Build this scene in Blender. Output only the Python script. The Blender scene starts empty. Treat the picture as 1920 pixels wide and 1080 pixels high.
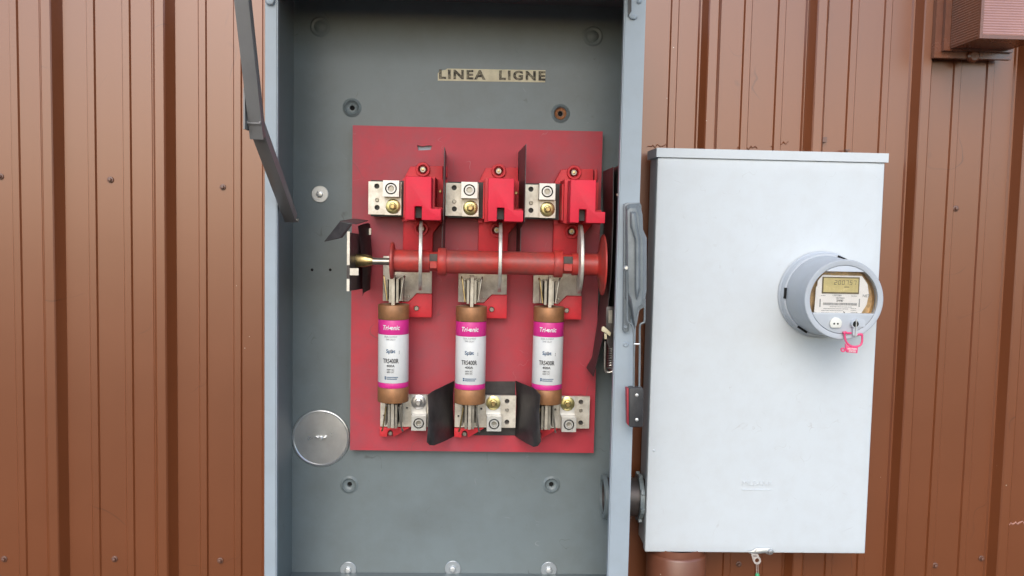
import bpy, bmesh, math, random
from mathutils import Vector, Matrix
random.seed(7)
R = math.radians
sc = bpy.context.scene
C = sc.collection

# ------------------------------------------------------------------ camera
F, YAW, PITCH, ROLL = 1716.0, 0.0372, 0.07404, 0.02139      # focal length in photo pixels, angles in radians
CAM = Vector((0.0, -2.0, 1.5))
fwd = Vector((math.sin(YAW)*math.cos(PITCH), math.cos(YAW)*math.cos(PITCH), -math.sin(PITCH)))
rgt0 = Vector((math.cos(YAW), -math.sin(YAW), 0))
dwn0 = fwd.cross(rgt0)
rgt = rgt0*math.cos(ROLL) - dwn0*math.sin(ROLL)
dwn = rgt0*math.sin(ROLL) + dwn0*math.cos(ROLL)
cd = bpy.data.cameras.new('camera'); cam = bpy.data.objects.new('camera', cd); C.objects.link(cam)
cd.sensor_width = 36; cd.lens = F/1920*36; cd.clip_start = .05; cd.clip_end = 1000
cam.matrix_world = Matrix(((rgt.x, -dwn.x, -fwd.x, CAM.x), (rgt.y, -dwn.y, -fwd.y, CAM.y), (rgt.z, -dwn.z, -fwd.z, CAM.z), (0, 0, 0, 1)))
sc.camera = cam

# ------------------------------------------------------------------ sky, sun, exposure
SUN_EL, SUN_AZ = R(34), R(187)          # behind the camera, a little to its left
w = bpy.data.worlds.new('World'); sc.world = w; w.use_nodes = True
nt = w.node_tree; bg = nt.nodes['Background']
sky = nt.nodes.new('ShaderNodeTexSky'); sky.sky_type = 'NISHITA'; sky.sun_disc = False
sky.sun_elevation = SUN_EL; sky.sun_rotation = SUN_AZ
sky.air_density = 1.0; sky.dust_density = 1.2; sky.ozone_density = 1.0
nt.links.new(sky.outputs[0], bg.inputs[0]); bg.inputs[1].default_value = 0.15
sd = bpy.data.lights.new('sun', 'SUN'); sun = bpy.data.objects.new('sun', sd); C.objects.link(sun)
sd.energy = 0.7; sd.angle = R(36); sd.color = (1, .95, .88)
sdir = Vector((math.sin(SUN_AZ)*math.cos(SUN_EL), math.cos(SUN_AZ)*math.cos(SUN_EL), math.sin(SUN_EL)))
sun.rotation_euler = sdir.to_track_quat('Z', 'Y').to_euler()
sun.location = (-2, -5, 6)
sc.view_settings.view_transform = 'Standard'; sc.view_settings.look = 'None'
sc.view_settings.gamma = 1; sc.view_settings.exposure = 0.78

# ------------------------------------------------------------------ helpers
def at(px, py, Y):
    """place of a photo pixel on the vertical plane Y (metres): x, z"""
    d = fwd + rgt*((px-960)/F) + dwn*((py-540)/F)
    q = CAM + d*((Y-CAM.y)/d.y)
    return q.x, q.z
def at3(px, py, Y):
    x, z = at(px, py, Y); return Vector((x, Y, z))
org = {}
def thing(name, label, cat, loc, group=None):
    o = bpy.data.objects.new(name, None); C.objects.link(o); o.empty_display_size = .02
    o.location = loc; org[o] = Vector(loc); tag(o, label, cat, group); return o
def tag(o, label, cat=None, group=None):
    o['label'] = label
    if cat: o['category'] = cat
    if group: o['group'] = group
    return o
def obj(name, bm, mat, parent=None, bev=0, seg=2, smooth=35, origin=None):
    if bev:
        es = [e for e in bm.edges if len(e.link_faces) == 2 and e.calc_face_angle(0) > R(30)]
        bmesh.ops.bevel(bm, geom=es, offset=bev, segments=seg, profile=.5, affect='EDGES', clamp_overlap=True)
    vs = [v.co for v in bm.verts]
    if origin is None:
        lo = Vector((min(v.x for v in vs), min(v.y for v in vs), min(v.z for v in vs)))
        hi = Vector((max(v.x for v in vs), max(v.y for v in vs), max(v.z for v in vs)))
        origin = (lo+hi)/2
        if parent is None: origin.z = lo.z
    origin = Vector(origin)
    bmesh.ops.translate(bm, verts=bm.verts, vec=-origin)
    me = bpy.data.meshes.new(name); bm.to_mesh(me); bm.free()
    me.materials.append(M[mat])
    if smooth:
        for p in me.polygons: p.use_smooth = True
        me.set_sharp_from_angle(angle=R(smooth))
    o = bpy.data.objects.new(name, me); C.objects.link(o)
    if parent: o.parent = parent; o.location = origin-org[parent]
    else: o.location = origin
    org[o] = origin
    return o
def copy_tree(o, dx=(0, 0, 0), parent=None):
    c = o.copy(); C.objects.link(c)
    if parent: c.parent = parent
    else: c.location = o.location+Vector(dx)
    org[c] = org[o]+Vector(dx)
    for ch in list(o.children):
        if ch is not c: copy_tree(ch, dx, c)
    return c
def nb(): return bmesh.new()
def box(bm, x0, x1, y0, y1, z0, z1):
    v = [bm.verts.new((x, y, z)) for x in (x0, x1) for y in (y0, y1) for z in (z0, z1)]
    for f in ((0, 1, 3, 2), (4, 6, 7, 5), (0, 4, 5, 1), (2, 3, 7, 6), (0, 2, 6, 4), (1, 5, 7, 3)): bm.faces.new([v[i] for i in f])
    return bm
def bx(*a): return box(nb(), *a)
def fixn(bm): bmesh.ops.recalc_face_normals(bm, faces=bm.faces); return bm
def loop_prism(bm, a, b):
    """solid between two equal-length loops of 3D points"""
    va = [bm.verts.new(p) for p in a]; vb = [bm.verts.new(p) for p in b]; n = len(a)
    fs = [bm.faces.new(va), bm.faces.new(vb[::-1])]
    for i in range(n): fs.append(bm.faces.new((va[i], vb[i], vb[(i+1) % n], va[(i+1) % n])))
    bmesh.ops.recalc_face_normals(bm, faces=fs)
    return bm
def prism(pts, y0, y1, bm=None, inset=None):
    """polygon in XZ extruded along Y"""
    bm = bm or nb()
    return loop_prism(bm, [(x, y0, z) for x, z in pts], [(x, y1, z) for x, z in pts])
def pxprism(pix, Y, y1, bm=None):
    return prism([at(a, b, Y) for a, b in pix], Y, y1, bm)
def sheet(pts, t, bm=None):
    bm = bm or nb(); p = [Vector(q) for q in pts]
    n = (p[1]-p[0]).cross(p[2]-p[0]).normalized()*t
    return loop_prism(bm, p, [q+n for q in p])
def frame_for(d):
    d = d.normalized(); a = Vector((0, 0, 1)) if abs(d.z) < .9 else Vector((1, 0, 0))
    u = d.cross(a).normalized(); return u, d.cross(u)
def cyl(a, b, r0, r1=None, n=32, bm=None):
    bm = bm or nb(); a, b = Vector(a), Vector(b); r1 = r0 if r1 is None else r1; u, v = frame_for(b-a)
    cs = [(math.cos(2*math.pi*i/n), math.sin(2*math.pi*i/n)) for i in range(n)]
    return loop_prism(bm, [a+u*(c*r0)+v*(s*r0) for c, s in cs], [b+u*(c*r1)+v*(s*r1) for c, s in cs])
def lathe(prof, o, d, n=40, bm=None, closed=False):
    """profile of (distance along d, radius) turned about d through o"""
    bm = bm or nb(); o, d = Vector(o), Vector(d).normalized(); u, v = frame_for(d); rings = []
    for t, r in prof:
        if r < 1e-6: rings.append([bm.verts.new(o+d*t)])
        else: rings.append([bm.verts.new(o+d*t+u*(math.cos(2*math.pi*i/n)*r)+v*(math.sin(2*math.pi*i/n)*r)) for i in range(n)])
    pr = list(zip(rings, rings[1:]))
    if closed: pr.append((rings[-1], rings[0]))
    for A, B in pr:
        for i in range(n):
            j = (i+1) % n
            if len(A) == 1 and len(B) == 1: continue
            if len(A) == 1: bm.faces.new((A[0], B[i], B[j]))
            elif len(B) == 1: bm.faces.new((A[i], B[0], A[j]))
            else: bm.faces.new((A[i], B[i], B[j], A[j]))
    return fixn(bm)
def tube(pts, r, n=10, bm=None):
    bm = bm or nb(); pts = [Vector(p) for p in pts]; rings = []; u = None
    for i, p in enumerate(pts):
        d = (pts[min(i+1, len(pts)-1)]-pts[max(i-1, 0)]).normalized()
        if u is None: u, _ = frame_for(d)
        u = (u-d*u.dot(d)).normalized(); v = d.cross(u)
        rings.append([bm.verts.new(p+u*(math.cos(2*math.pi*k/n)*r)+v*(math.sin(2*math.pi*k/n)*r)) for k in range(n)])
    for A, B in zip(rings, rings[1:]):
        for k in range(n): bm.faces.new((A[k], B[k], B[(k+1) % n], A[(k+1) % n]))
    bm.faces.new(rings[0]); bm.faces.new(rings[-1][::-1])
    return fixn(bm)
def curve(pts, k=6):
    """Catmull-Rom through points"""
    pts = [Vector(p) for p in pts]; out = []
    for i in range(len(pts)-1):
        p0, p1, p2, p3 = pts[max(i-1, 0)], pts[i], pts[i+1], pts[min(i+2, len(pts)-1)]
        for j in range(k):
            t = j/k; out.append(.5*((2*p1)+(p2-p0)*t+(2*p0-5*p1+4*p2-p3)*t*t+(3*p1-p0-3*p2+p3)*t**3))
    return out+[pts[-1]]
def circ(x, z, r, n=20): return [(x+r*math.cos(2*math.pi*i/n), z+r*math.sin(2*math.pi*i/n)) for i in range(n)]
def holed(outer, holes, y0, y1, bm=None):
    """plate in XZ with real holes, y0 front (towards camera)"""
    bm = bm or nb(); loops = [outer]+holes; fr = []; bk = []
    for L in loops:
        fr.append([bm.verts.new((x, y0, z)) for x, z in L]); bk.append([bm.verts.new((x, y1, z)) for x, z in L])
    for side in (fr, bk):
        es = []
        for L in side:
            for i in range(len(L)): es.append(bm.edges.new((L[i], L[(i+1) % len(L)])))
        bmesh.ops.triangle_fill(bm, use_beauty=True, use_dissolve=False, edges=es)
    for A, B in zip(fr, bk):
        for i in range(len(A)): bm.faces.new((A[i], A[(i+1) % len(A)], B[(i+1) % len(A)], B[i]))
    return fixn(bm)
def text(body, size, x, z, Y, mat, parent, align='CENTER', sx=1.0, bold=0.0, bend=None, ext=.0002, shear=0, rot=0, name='lettering', track=1.0):
    cu = bpy.data.curves.new('t', 'FONT'); cu.body = body; cu.size = size; cu.align_x = align; cu.align_y = 'CENTER'
    cu.extrude = ext; cu.offset = bold; cu.shear = shear; cu.resolution_u = 3; cu.space_character = track
    t = bpy.data.objects.new('t', cu); C.objects.link(t)
    dg = bpy.context.evaluated_depsgraph_get(); me = bpy.data.meshes.new_from_object(t.evaluated_get(dg))
    bm = nb(); bm.from_mesh(me); bpy.data.objects.remove(t); bpy.data.curves.remove(cu); bpy.data.meshes.remove(me)
    cr, sr = math.cos(rot), math.sin(rot)
    if bend:
        bmesh.ops.subdivide_edges(bm, edges=[e for e in bm.edges if e.calc_length() > .004], cuts=2)
    for v in bm.verts:
        a, b, h = v.co.x*sx, v.co.y, v.co.z
        a, b = a*cr-b*sr, a*sr+b*cr
        if bend:
            cxx, cyy, r = bend; th = (x+a-cxx)/r; rr = r+.0003+h+ext
            v.co = (cxx+rr*math.sin(th), cyy-rr*math.cos(th), z+b)
        else: v.co = (x+a, Y-h, z+b)
    return obj(name, bm, mat, parent, smooth=0)

# ------------------------------------------------------------------ materials
M = {}
def lin(c): return tuple(((v/255)/12.92 if v/255 <= .04045 else ((v/255+.055)/1.055)**2.4) for v in c)
def mat(name, col, rough=.5, metal=0.0, spec=.5, ior=1.5, var=.12, vscale=14, dirt=None, dirt_amt=.0, dscale=6, bump=.0, bscale=300, coat=0, rvar=.1, stretch=None, speck=None, scratch=None, tint=None):
    m = bpy.data.materials.new(name); m.use_nodes = True; t = m.node_tree; N = t.nodes; L = t.links; b = N['Principled BSDF']
    b.inputs['Metallic'].default_value = metal; b.inputs['IOR'].default_value = ior
    b.inputs['Specular IOR Level'].default_value = spec; b.inputs['Coat Weight'].default_value = coat
    g = N.new('ShaderNodeNewGeometry'); mp = N.new('ShaderNodeMapping'); L.new(g.outputs['Position'], mp.inputs['Vector'])
    if stretch: mp.inputs['Scale'].default_value = stretch
    n1 = N.new('ShaderNodeTexNoise'); n1.inputs['Scale'].default_value = vscale; n1.inputs['Detail'].default_value = 6; n1.inputs['Roughness'].default_value = .65
    L.new(mp.outputs[0], n1.inputs['Vector'])
    r1 = N.new('ShaderNodeValToRGB'); r1.color_ramp.elements[0].position = .3; r1.color_ramp.elements[1].position = .7
    r1.color_ramp.elements[0].color = tuple(v*(1-var) for v in col)+(1,); r1.color_ramp.elements[1].color = tuple(min(1, v*(1+var)) for v in col)+(1,)
    L.new(n1.outputs['Fac'], r1.inputs[0]); out = r1.outputs[0]
    if dirt:
        n2 = N.new('ShaderNodeTexNoise'); n2.inputs['Scale'].default_value = dscale; n2.inputs['Detail'].default_value = 8; n2.inputs['Roughness'].default_value = .7
        L.new(mp.outputs[0], n2.inputs['Vector'])
        r2 = N.new('ShaderNodeValToRGB'); r2.color_ramp.elements[0].position = .42; r2.color_ramp.elements[1].position = .75
        r2.color_ramp.elements[0].color = (0, 0, 0, 1); r2.color_ramp.elements[1].color = (dirt_amt,)*3+(1,)
        L.new(n2.outputs['Fac'], r2.inputs[0])
        mx = N.new('ShaderNodeMix'); mx.data_type = 'RGBA'; L.new(r2.outputs[0], mx.inputs[0]); L.new(out, mx.inputs[6]); mx.inputs[7].default_value = tuple(dirt)+(1,); out = mx.outputs[2]
    if speck:
        vo = N.new('ShaderNodeTexVoronoi'); vo.inputs['Scale'].default_value = speck[1]; L.new(g.outputs['Position'], vo.inputs['Vector'])
        lt = N.new('ShaderNodeMath'); lt.operation = 'LESS_THAN'; lt.inputs[1].default_value = speck[2]; L.new(vo.outputs['Distance'], lt.inputs[0])
        n3 = N.new('ShaderNodeTexNoise'); n3.inputs['Scale'].default_value = 3; L.new(g.outputs['Position'], n3.inputs['Vector'])
        gt = N.new('ShaderNodeMath'); gt.operation = 'GREATER_THAN'; gt.inputs[1].default_value = speck[3]; L.new(n3.outputs['Fac'], gt.inputs[0])
        mu = N.new('ShaderNodeMath'); mu.operation = 'MULTIPLY'; L.new(lt.outputs[0], mu.inputs[0]); L.new(gt.outputs[0], mu.inputs[1])
        mx = N.new('ShaderNodeMix'); mx.data_type = 'RGBA'; L.new(mu.outputs[0], mx.inputs[0]); L.new(out, mx.inputs[6]); mx.inputs[7].default_value = tuple(speck[0])+(1,); out = mx.outputs[2]
    for k, sc_ in enumerate(scratch or ()):          # scuffs: short thin curves, (colour, scale, half width, cover)
        ns = N.new('ShaderNodeTexNoise'); ns.inputs['Scale'].default_value = sc_[1]; ns.inputs['Detail'].default_value = 2; ns.inputs['Distortion'].default_value = .6
        ofs = N.new('ShaderNodeVectorMath'); ofs.operation = 'ADD'; ofs.inputs[1].default_value = (3.1*k+.7, 1.3, 7.7*k+sc_[1]); L.new(g.outputs['Position'], ofs.inputs[0]); L.new(ofs.outputs[0], ns.inputs['Vector'])
        sb = N.new('ShaderNodeMath'); sb.operation = 'SUBTRACT'; sb.inputs[1].default_value = .5; L.new(ns.outputs['Fac'], sb.inputs[0])
        ab = N.new('ShaderNodeMath'); ab.operation = 'ABSOLUTE'; L.new(sb.outputs[0], ab.inputs[0])
        ln = N.new('ShaderNodeMapRange'); ln.inputs[1].default_value = 0; ln.inputs[2].default_value = sc_[2]; ln.inputs[3].default_value = 1; ln.inputs[4].default_value = 0; L.new(ab.outputs[0], ln.inputs[0])
        nm = N.new('ShaderNodeTexNoise'); nm.inputs['Scale'].default_value = sc_[1]*1.7; nm.inputs['Detail'].default_value = 3; L.new(ofs.outputs[0], nm.inputs['Vector'])
        mk = N.new('ShaderNodeMapRange'); mk.inputs[1].default_value = sc_[3]; mk.inputs[2].default_value = sc_[3]+.12; L.new(nm.outputs['Fac'], mk.inputs[0])
        pr = N.new('ShaderNodeMath'); pr.operation = 'MULTIPLY'; L.new(ln.outputs[0], pr.inputs[0]); L.new(mk.outputs[0], pr.inputs[1])
        mx = N.new('ShaderNodeMix'); mx.data_type = 'RGBA'; L.new(pr.outputs[0], mx.inputs[0]); L.new(out, mx.inputs[6]); mx.inputs[7].default_value = tuple(sc_[0])+(1,); out = mx.outputs[2]
    if tint: b.inputs['Specular Tint'].default_value = tuple(tint)+(1,)
    L.new(out, b.inputs['Base Color'])
    mr = N.new('ShaderNodeMapRange'); mr.inputs[3].default_value = max(.02, rough-rvar); mr.inputs[4].default_value = min(1, rough+rvar)
    L.new(n1.outputs['Fac'], mr.inputs[0]); L.new(mr.outputs[0], b.inputs['Roughness'])
    if bump:
        n4 = N.new('ShaderNodeTexNoise'); n4.inputs['Scale'].default_value = bscale; n4.inputs['Detail'].default_value = 3; L.new(mp.outputs[0], n4.inputs['Vector'])
        bp = N.new('ShaderNodeBump'); bp.inputs['Strength'].default_value = bump; bp.inputs['Distance'].default_value = .001
        L.new(n4.outputs['Fac'], bp.inputs['Height']); L.new(bp.outputs[0], b.inputs['Normal'])
    M[name] = m; return m
mat('siding', (.190, .056, .018), rough=.30, ior=2.0, tint=(1, .86, .80), scratch=(((.10, .03, .012), 4, .006, .56),), var=.07, vscale=3, bump=.16, bscale=7, rvar=.03, speck=((.75, .68, .6), 30, .030, .60))
mat('siding_screw', (.15, .06, .035), rough=.45, ior=1.8, var=.25, vscale=200)
mat('cabinet', (.185, .222, .232), rough=.38, scratch=(((.08, .085, .085), 11, .006, .62), ((.30, .33, .34), 15, .004, .63)), var=.05, vscale=5, dirt=(.12, .125, .115), dirt_amt=.35, dscale=9, bump=.05, bscale=120)  # the one cabinet paint, darkened here for the shaded interior
mat('cabinet_lit', (.36, .42, .47), rough=.40, var=.04, vscale=8, dirt=(.25, .26, .26), dirt_amt=.2, dscale=14, bump=.05, bscale=160)  # same cabinet paint, lightened for the rim that catches more sky
mat('box_paint', (.645, .69, .72), rough=.45, scratch=(((.56, .58, .60), 7, .005, .63), ((.55, .57, .58), 18, .008, .58)), var=.012, vscale=6, dirt=(.54, .55, .55), dirt_amt=.32, dscale=24, bump=.04, bscale=90)
mat('plate_red', (.54, .042, .065), rough=.5, var=.12, vscale=9, dirt=(.30, .095, .12), dirt_amt=.9, dscale=4, bump=.05, bscale=200, scratch=(((.30, .07, .08), 8, .006, .55), ((.55, .22, .24), 13, .004, .60)))
mat('mould_red', (.86, .020, .055), rough=.62, var=.06, vscale=20, dirt=(.40, .05, .05), dirt_amt=.35, dscale=16, bump=.05, bscale=300)
mat('base_red', (.80, .035, .050), rough=.55, var=.08, vscale=20, dirt=(.30, .05, .05), dirt_amt=.4, dscale=16, bump=.05, bscale=300)
mat('shaft_red', (.56, .050, .040), rough=.42, var=.15, vscale=25, dirt=(.17, .085, .075), dirt_amt=.95, dscale=14, bump=.08, bscale=250)
mat('tin', (.78, .74, .66), rough=.42, metal=.55, var=.12, vscale=40, dirt=(.34, .29, .22), dirt_amt=.7, dscale=35, bump=.1, bscale=150)
mat('aluminium', (.72, .72, .70), rough=.40, metal=.7, var=.08, vscale=60, dirt=(.35, .34, .32), dirt_amt=.5, dscale=60)
mat('worn_tin', (.58, .54, .47), rough=.40, metal=.7, var=.18, vscale=50, dirt=(.22, .19, .15), dirt_amt=.7, dscale=40)
mat('steel', (.42, .40, .36), rough=.36, metal=.9, var=.15, vscale=60, dirt=(.18, .16, .13), dirt_amt=.6, dscale=40)
mat('zinc', (.72, .74, .75), rough=.30, metal=.85, var=.06, vscale=30, dirt=(.5, .42, .40), dirt_amt=.3, dscale=12)
mat('dull_zinc', (.42, .46, .49), rough=.35, metal=.6, var=.12, vscale=40, dirt=(.25, .26, .27), dirt_amt=.5, dscale=40)
mat('yellow_zinc', (.68, .60, .28), rough=.30, metal=.9, var=.2, vscale=80)
mat('brass', (.55, .42, .20), rough=.32, metal=.95, var=.3, vscale=90, dirt=(.2, .13, .06), dirt_amt=.7, dscale=60, bump=.4, bscale=150)
mat('copper', (.42, .195, .085), rough=.45, metal=.35, var=.15, vscale=40, dirt=(.16, .09, .05), dirt_amt=.6, dscale=25)
mat('fuse_white', (.76, .77, .76), rough=.32, var=.02, vscale=30, dirt=(.5, .5, .48), dirt_amt=.25, dscale=40)
mat('fuse_pink', (.72, .035, .28), rough=.32, var=.05, vscale=30)
mat('ink', (.035, .035, .04), rough=.5, var=.3, vscale=900)
mat('ink_grey', (.30, .31, .33), rough=.5, var=.15, vscale=400)
mat('ink_blue', (.03, .10, .20), rough=.5, var=.2, vscale=400)
mat('ink_white', (.82, .80, .80), rough=.4, var=.03)
mat('fibre_black', (.030, .027, .028), rough=.48, var=.3, vscale=30, dirt=(.14, .12, .11), dirt_amt=.5, dscale=14, bump=.15, bscale=120)
mat('barrier_grey', (.075, .055, .058), rough=.45, var=.2, vscale=20, dirt=(.16, .13, .12), dirt_amt=.5, dscale=14)
mat('dark_steel', (.055, .05, .05), rough=.42, metal=.3, var=.25, vscale=40, dirt=(.16, .12, .10), dirt_amt=.6, dscale=25)
mat('arm_grey', (.235, .23, .23), rough=.42, var=.1, vscale=10, dirt=(.26, .25, .24), dirt_amt=.4, dscale=12)
mat('handle_grey', (.165, .19, .205), rough=.34, var=.08, vscale=20, dirt=(.34, .37, .39), dirt_amt=.4, dscale=20, bump=.12, bscale=180)
mat('grip_black', (.035, .035, .038), rough=.45, var=.2, vscale=60, dirt=(.1, .1, .1), dirt_amt=.4, dscale=40)
mat('grip_red', (.40, .03, .05), rough=.5, var=.15, vscale=60)
mat('hole', (.006, .006, .006), rough=.9, var=.1)
mat('rust', (.36, .15, .06), rough=.75, var=.4, vscale=150, dirt=(.12, .05, .03), dirt_amt=.7, dscale=200)
mat('sticker', (.78, .70, .50), rough=.6, var=.08, vscale=60, dirt=(.35, .28, .15), dirt_amt=.4, dscale=40)
mat('sticker_ink', (.030, .020, .012), rough=.6, var=.5, vscale=300, dirt=(.60, .52, .34), dirt_amt=.9, dscale=120)
mat('meter_grey', (.47, .51, .56), rough=.42, var=.03, vscale=20, dirt=(.36, .35, .33), dirt_amt=.3, dscale=20)
mat('meter_light', (.52, .56, .61), rough=.35, var=.02, vscale=20)
mat('nameplate', (.90, .89, .88), rough=.5, var=.02)
mat('lcd', (.66, .57, .28), rough=.25, var=.12, vscale=60)
mat('lcd_edge', (.16, .13, .07), rough=.4, var=.2, vscale=90)
mat('meter_inside', (.60, .42, .22), rough=.4, metal=.3, var=.45, vscale=45)
mat('port_white', (.78, .78, .72), rough=.35, var=.03)
mat('seal_pink', (.80, .085, .22), rough=.4, var=.08, vscale=80)
mat('seal_green', (.06, .38, .17), rough=.4, var=.1)
mat('tag_metal', (.74, .66, .60), rough=.4, metal=.5, var=.12, vscale=90)
mat('pipe_paint', (.19, .062, .030), rough=.42, ior=1.8, var=.12, vscale=12, bump=.12, bscale=60, speck=((.6, .5, .4), 40, .05, .5))
mat('lamp_paint', (.165, .046, .018), rough=.26, ior=1.8, var=.15, vscale=25, bump=.1, bscale=90)
mat('lens', (.40, .20, .17), rough=.20, ior=1.9, var=.08, vscale=8)
mat('peel', (.42, .20, .15), rough=.6, var=.3, vscale=60)
mat('cream_plastic', (.62, .54, .36), rough=.45, var=.1)
mat('ground', (.055, .045, .032), rough=.9, var=.3, vscale=3, dirt=(.03, .035, .018), dirt_amt=.6, dscale=.4, bump=.5, bscale=60)
def mat_glass():
    m = bpy.data.materials.new('clear_cover'); m.use_nodes = True; t = m.node_tree; N = t.nodes; t.nodes.remove(N['Principled BSDF'])
    tr = N.new('ShaderNodeBsdfTransparent'); gl = N.new('ShaderNodeBsdfGlossy'); gl.inputs['Roughness'].default_value = .05
    fr = N.new('ShaderNodeFresnel'); fr.inputs[0].default_value = 1.5; mx = N.new('ShaderNodeMixShader')
    t.links.new(fr.outputs[0], mx.inputs[0]); t.links.new(tr.outputs[0], mx.inputs[1]); t.links.new(gl.outputs[0], mx.inputs[2])
    t.links.new(mx.outputs[0], N['Material Output'].inputs[0]); M['clear_cover'] = m
mat_glass()

# ------------------------------------------------------------------ ground
g = nb(); box(g, -150, 150, -150, .0, -.5, 0)
go = obj('ground', g, 'ground'); go['kind'] = 'structure'; go['label'] = 'dry bare ground in front of the wall'

# ------------------------------------------------------------------ siding wall
PITCHX, FLAT, RH = .2335, .1835, .029
RF0 = -.886                                    # right foot of the leftmost rib seen
def cell(x0):
    p = []
    for c in (.058, .132):
        p += [(x0+c-.0095, 0), (x0+c-.0068, -.0042), (x0+c+.0068, -.0042), (x0+c+.0095, 0)]
    f = x0+FLAT
    p += [(f, 0), (f+.0035, -.0035), (f+.0065, -.0035), (f+.0155, -RH+.002), (f+.018, -RH), (f+.036, -RH), (f+.0385, -RH+.002), (f+.0492, -.001), (f+.05, 0)]
    return p
WALLZ = 3.3
wall = thing('siding_wall', 'brown painted ribbed metal siding wall behind both electrical boxes', 'wall', (0, 0, 0))
PW = 3*PITCHX
k0 = RF0-PITCHX*2                              # panel seams fall on the rib right feet
nz = 14
for k in range(-3, 5):
    xs = k0+k*PW
    prof = [(xs-.0105, -.0016)] if False else []
    prof = [(xs, 0)]
    for j in range(3): prof += cell(xs+j*PITCHX)
    bm = nb(); rows = []
    for q in range(nz+1):
        z = WALLZ*q/nz
        rows.append([bm.verts.new((x, y-.0006*math.sin(7*x+2.3*z+k)*(1 if abs(y) < .001 else 0), z)) for x, y in prof])
    for A, B in zip(rows, rows[1:]):
        for i in range(len(prof)-1): bm.faces.new((A[i], A[i+1], B[i+1], B[i]))
    # lapped edge: the next sheet's return lip riding over the last rib
    e = prof[-1][0]
    lip = [(e-.0445, -.0052), (e-.0430, -.0068), (e-.0345, -RH+.0004), (e-.0318, -RH-.0018), (e-.0142, -RH-.0018), (e-.0110, -RH+.0008), (e+.0004, -.0014), (e+.0012, -.0004)]
    A = [bm.verts.new((x, y, 0)) for x, y in lip]; B = [bm.verts.new((x, y, WALLZ)) for x, y in lip]
    for i in range(len(lip)-1): bm.faces.new((A[i], A[i+1], B[i+1], B[i]))
    fixn(bm); bm.normal_update()
    s = sum(f.normal.y*f.calc_area() for f in bm.faces)
    if s > 0: bmesh.ops.reverse_faces(bm, faces=bm.faces)
    obj('siding_panel', bm, 'siding', wall, smooth=25)
# screws
def hexbolt(r, h, wr=0, wh=.0012, n=6):
    bm = nb()
    if wr: lathe([(0, wr), (wh*.7, wr), (wh, wr*.92), (wh, 0)], (0, 0, 0), (0, -1, 0), 28, bm)
    a = random.random()
    A = [(r*math.cos(a+i*math.pi/3), -wh if wr else 0, r*math.sin(a+i*math.pi/3)) for i in range(6)]
    B = [(.97*x, -(wh if wr else 0)-h*.85, .97*z) for x, y, z in A]; Ct = [(.80*x, -(wh if wr else 0)-h, .80*z) for x, y, z in A]
    va = [bm.verts.new(p) for p in A]; vb = [bm.verts.new(p) for p in B]; vc = [bm.verts.new(p) for p in Ct]
    for P_, Q in ((va, vb), (vb, vc)):
        for i in range(6): bm.faces.new((P_[i], P_[(i+1) % 6], Q[(i+1) % 6], Q[i]))
    bm.faces.new(vc)
    return fixn(bm)
scr = None
for px, py in ((1, 331), (207, 337), (418, 351), (1792, 391), (8, 1048), (215, 1048), (413, 1051), (1385, 1058), (1753, 1060), (1840, 1047), (1871, 1049)):
    p = at3(px, py, -.0006)
    if scr is None:
        scr = obj('screw', hexbolt(.0042, .0055, .0068, .002), 'siding_screw', wall, bev=.0004, origin=(0, 0, 0)); o = scr
    else:
        o = scr.copy(); C.objects.link(o)
    o.location = p-org[wall]; o.rotation_euler = (0, random.random()*3, 0)
# scraped strip and lifted paint
def ragged(px0, px1, py0, py1, Y, name, n=22, th=.0022):
    pts = []
    for i in range(n+1):
        t = i/n; x, z = at(px0+(px1-px0)*t, py0+(py1-py0)*t, Y); pts.append((x, z+random.uniform(-.004, .004), th*random.uniform(.5, 1.5)))
    bm = nb(); A = []; B = []; D = []
    for x, z, h in pts:
        yy = Y
        A.append(bm.verts.new((x, yy, z+h))); B.append(bm.verts.new((x, yy-.0012, z))); D.append(bm.verts.new((x, yy, z-h)))
    for i in range(n):
        bm.faces.new((A[i], A[i+1], B[i+1], B[i])); bm.faces.new((B[i], B[i+1], D[i+1], D[i]))
    return obj(name, fixn(bm), 'peel' if name == 'scrape_mark' else 'siding', wall)
ragged(1858, 1926, 984, 980, -.0008, 'scrape_mark')
ragged(1214, 1248, 277, 270, -.0008, 'lifted_paint', 14, .0012)
ragged(1382, 1420, 276, 278, -.0008, 'lifted_paint', 16, .0012)
ragged(1446, 1478, 272, 267, -.0008, 'lifted_paint', 14, .0012)

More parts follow.
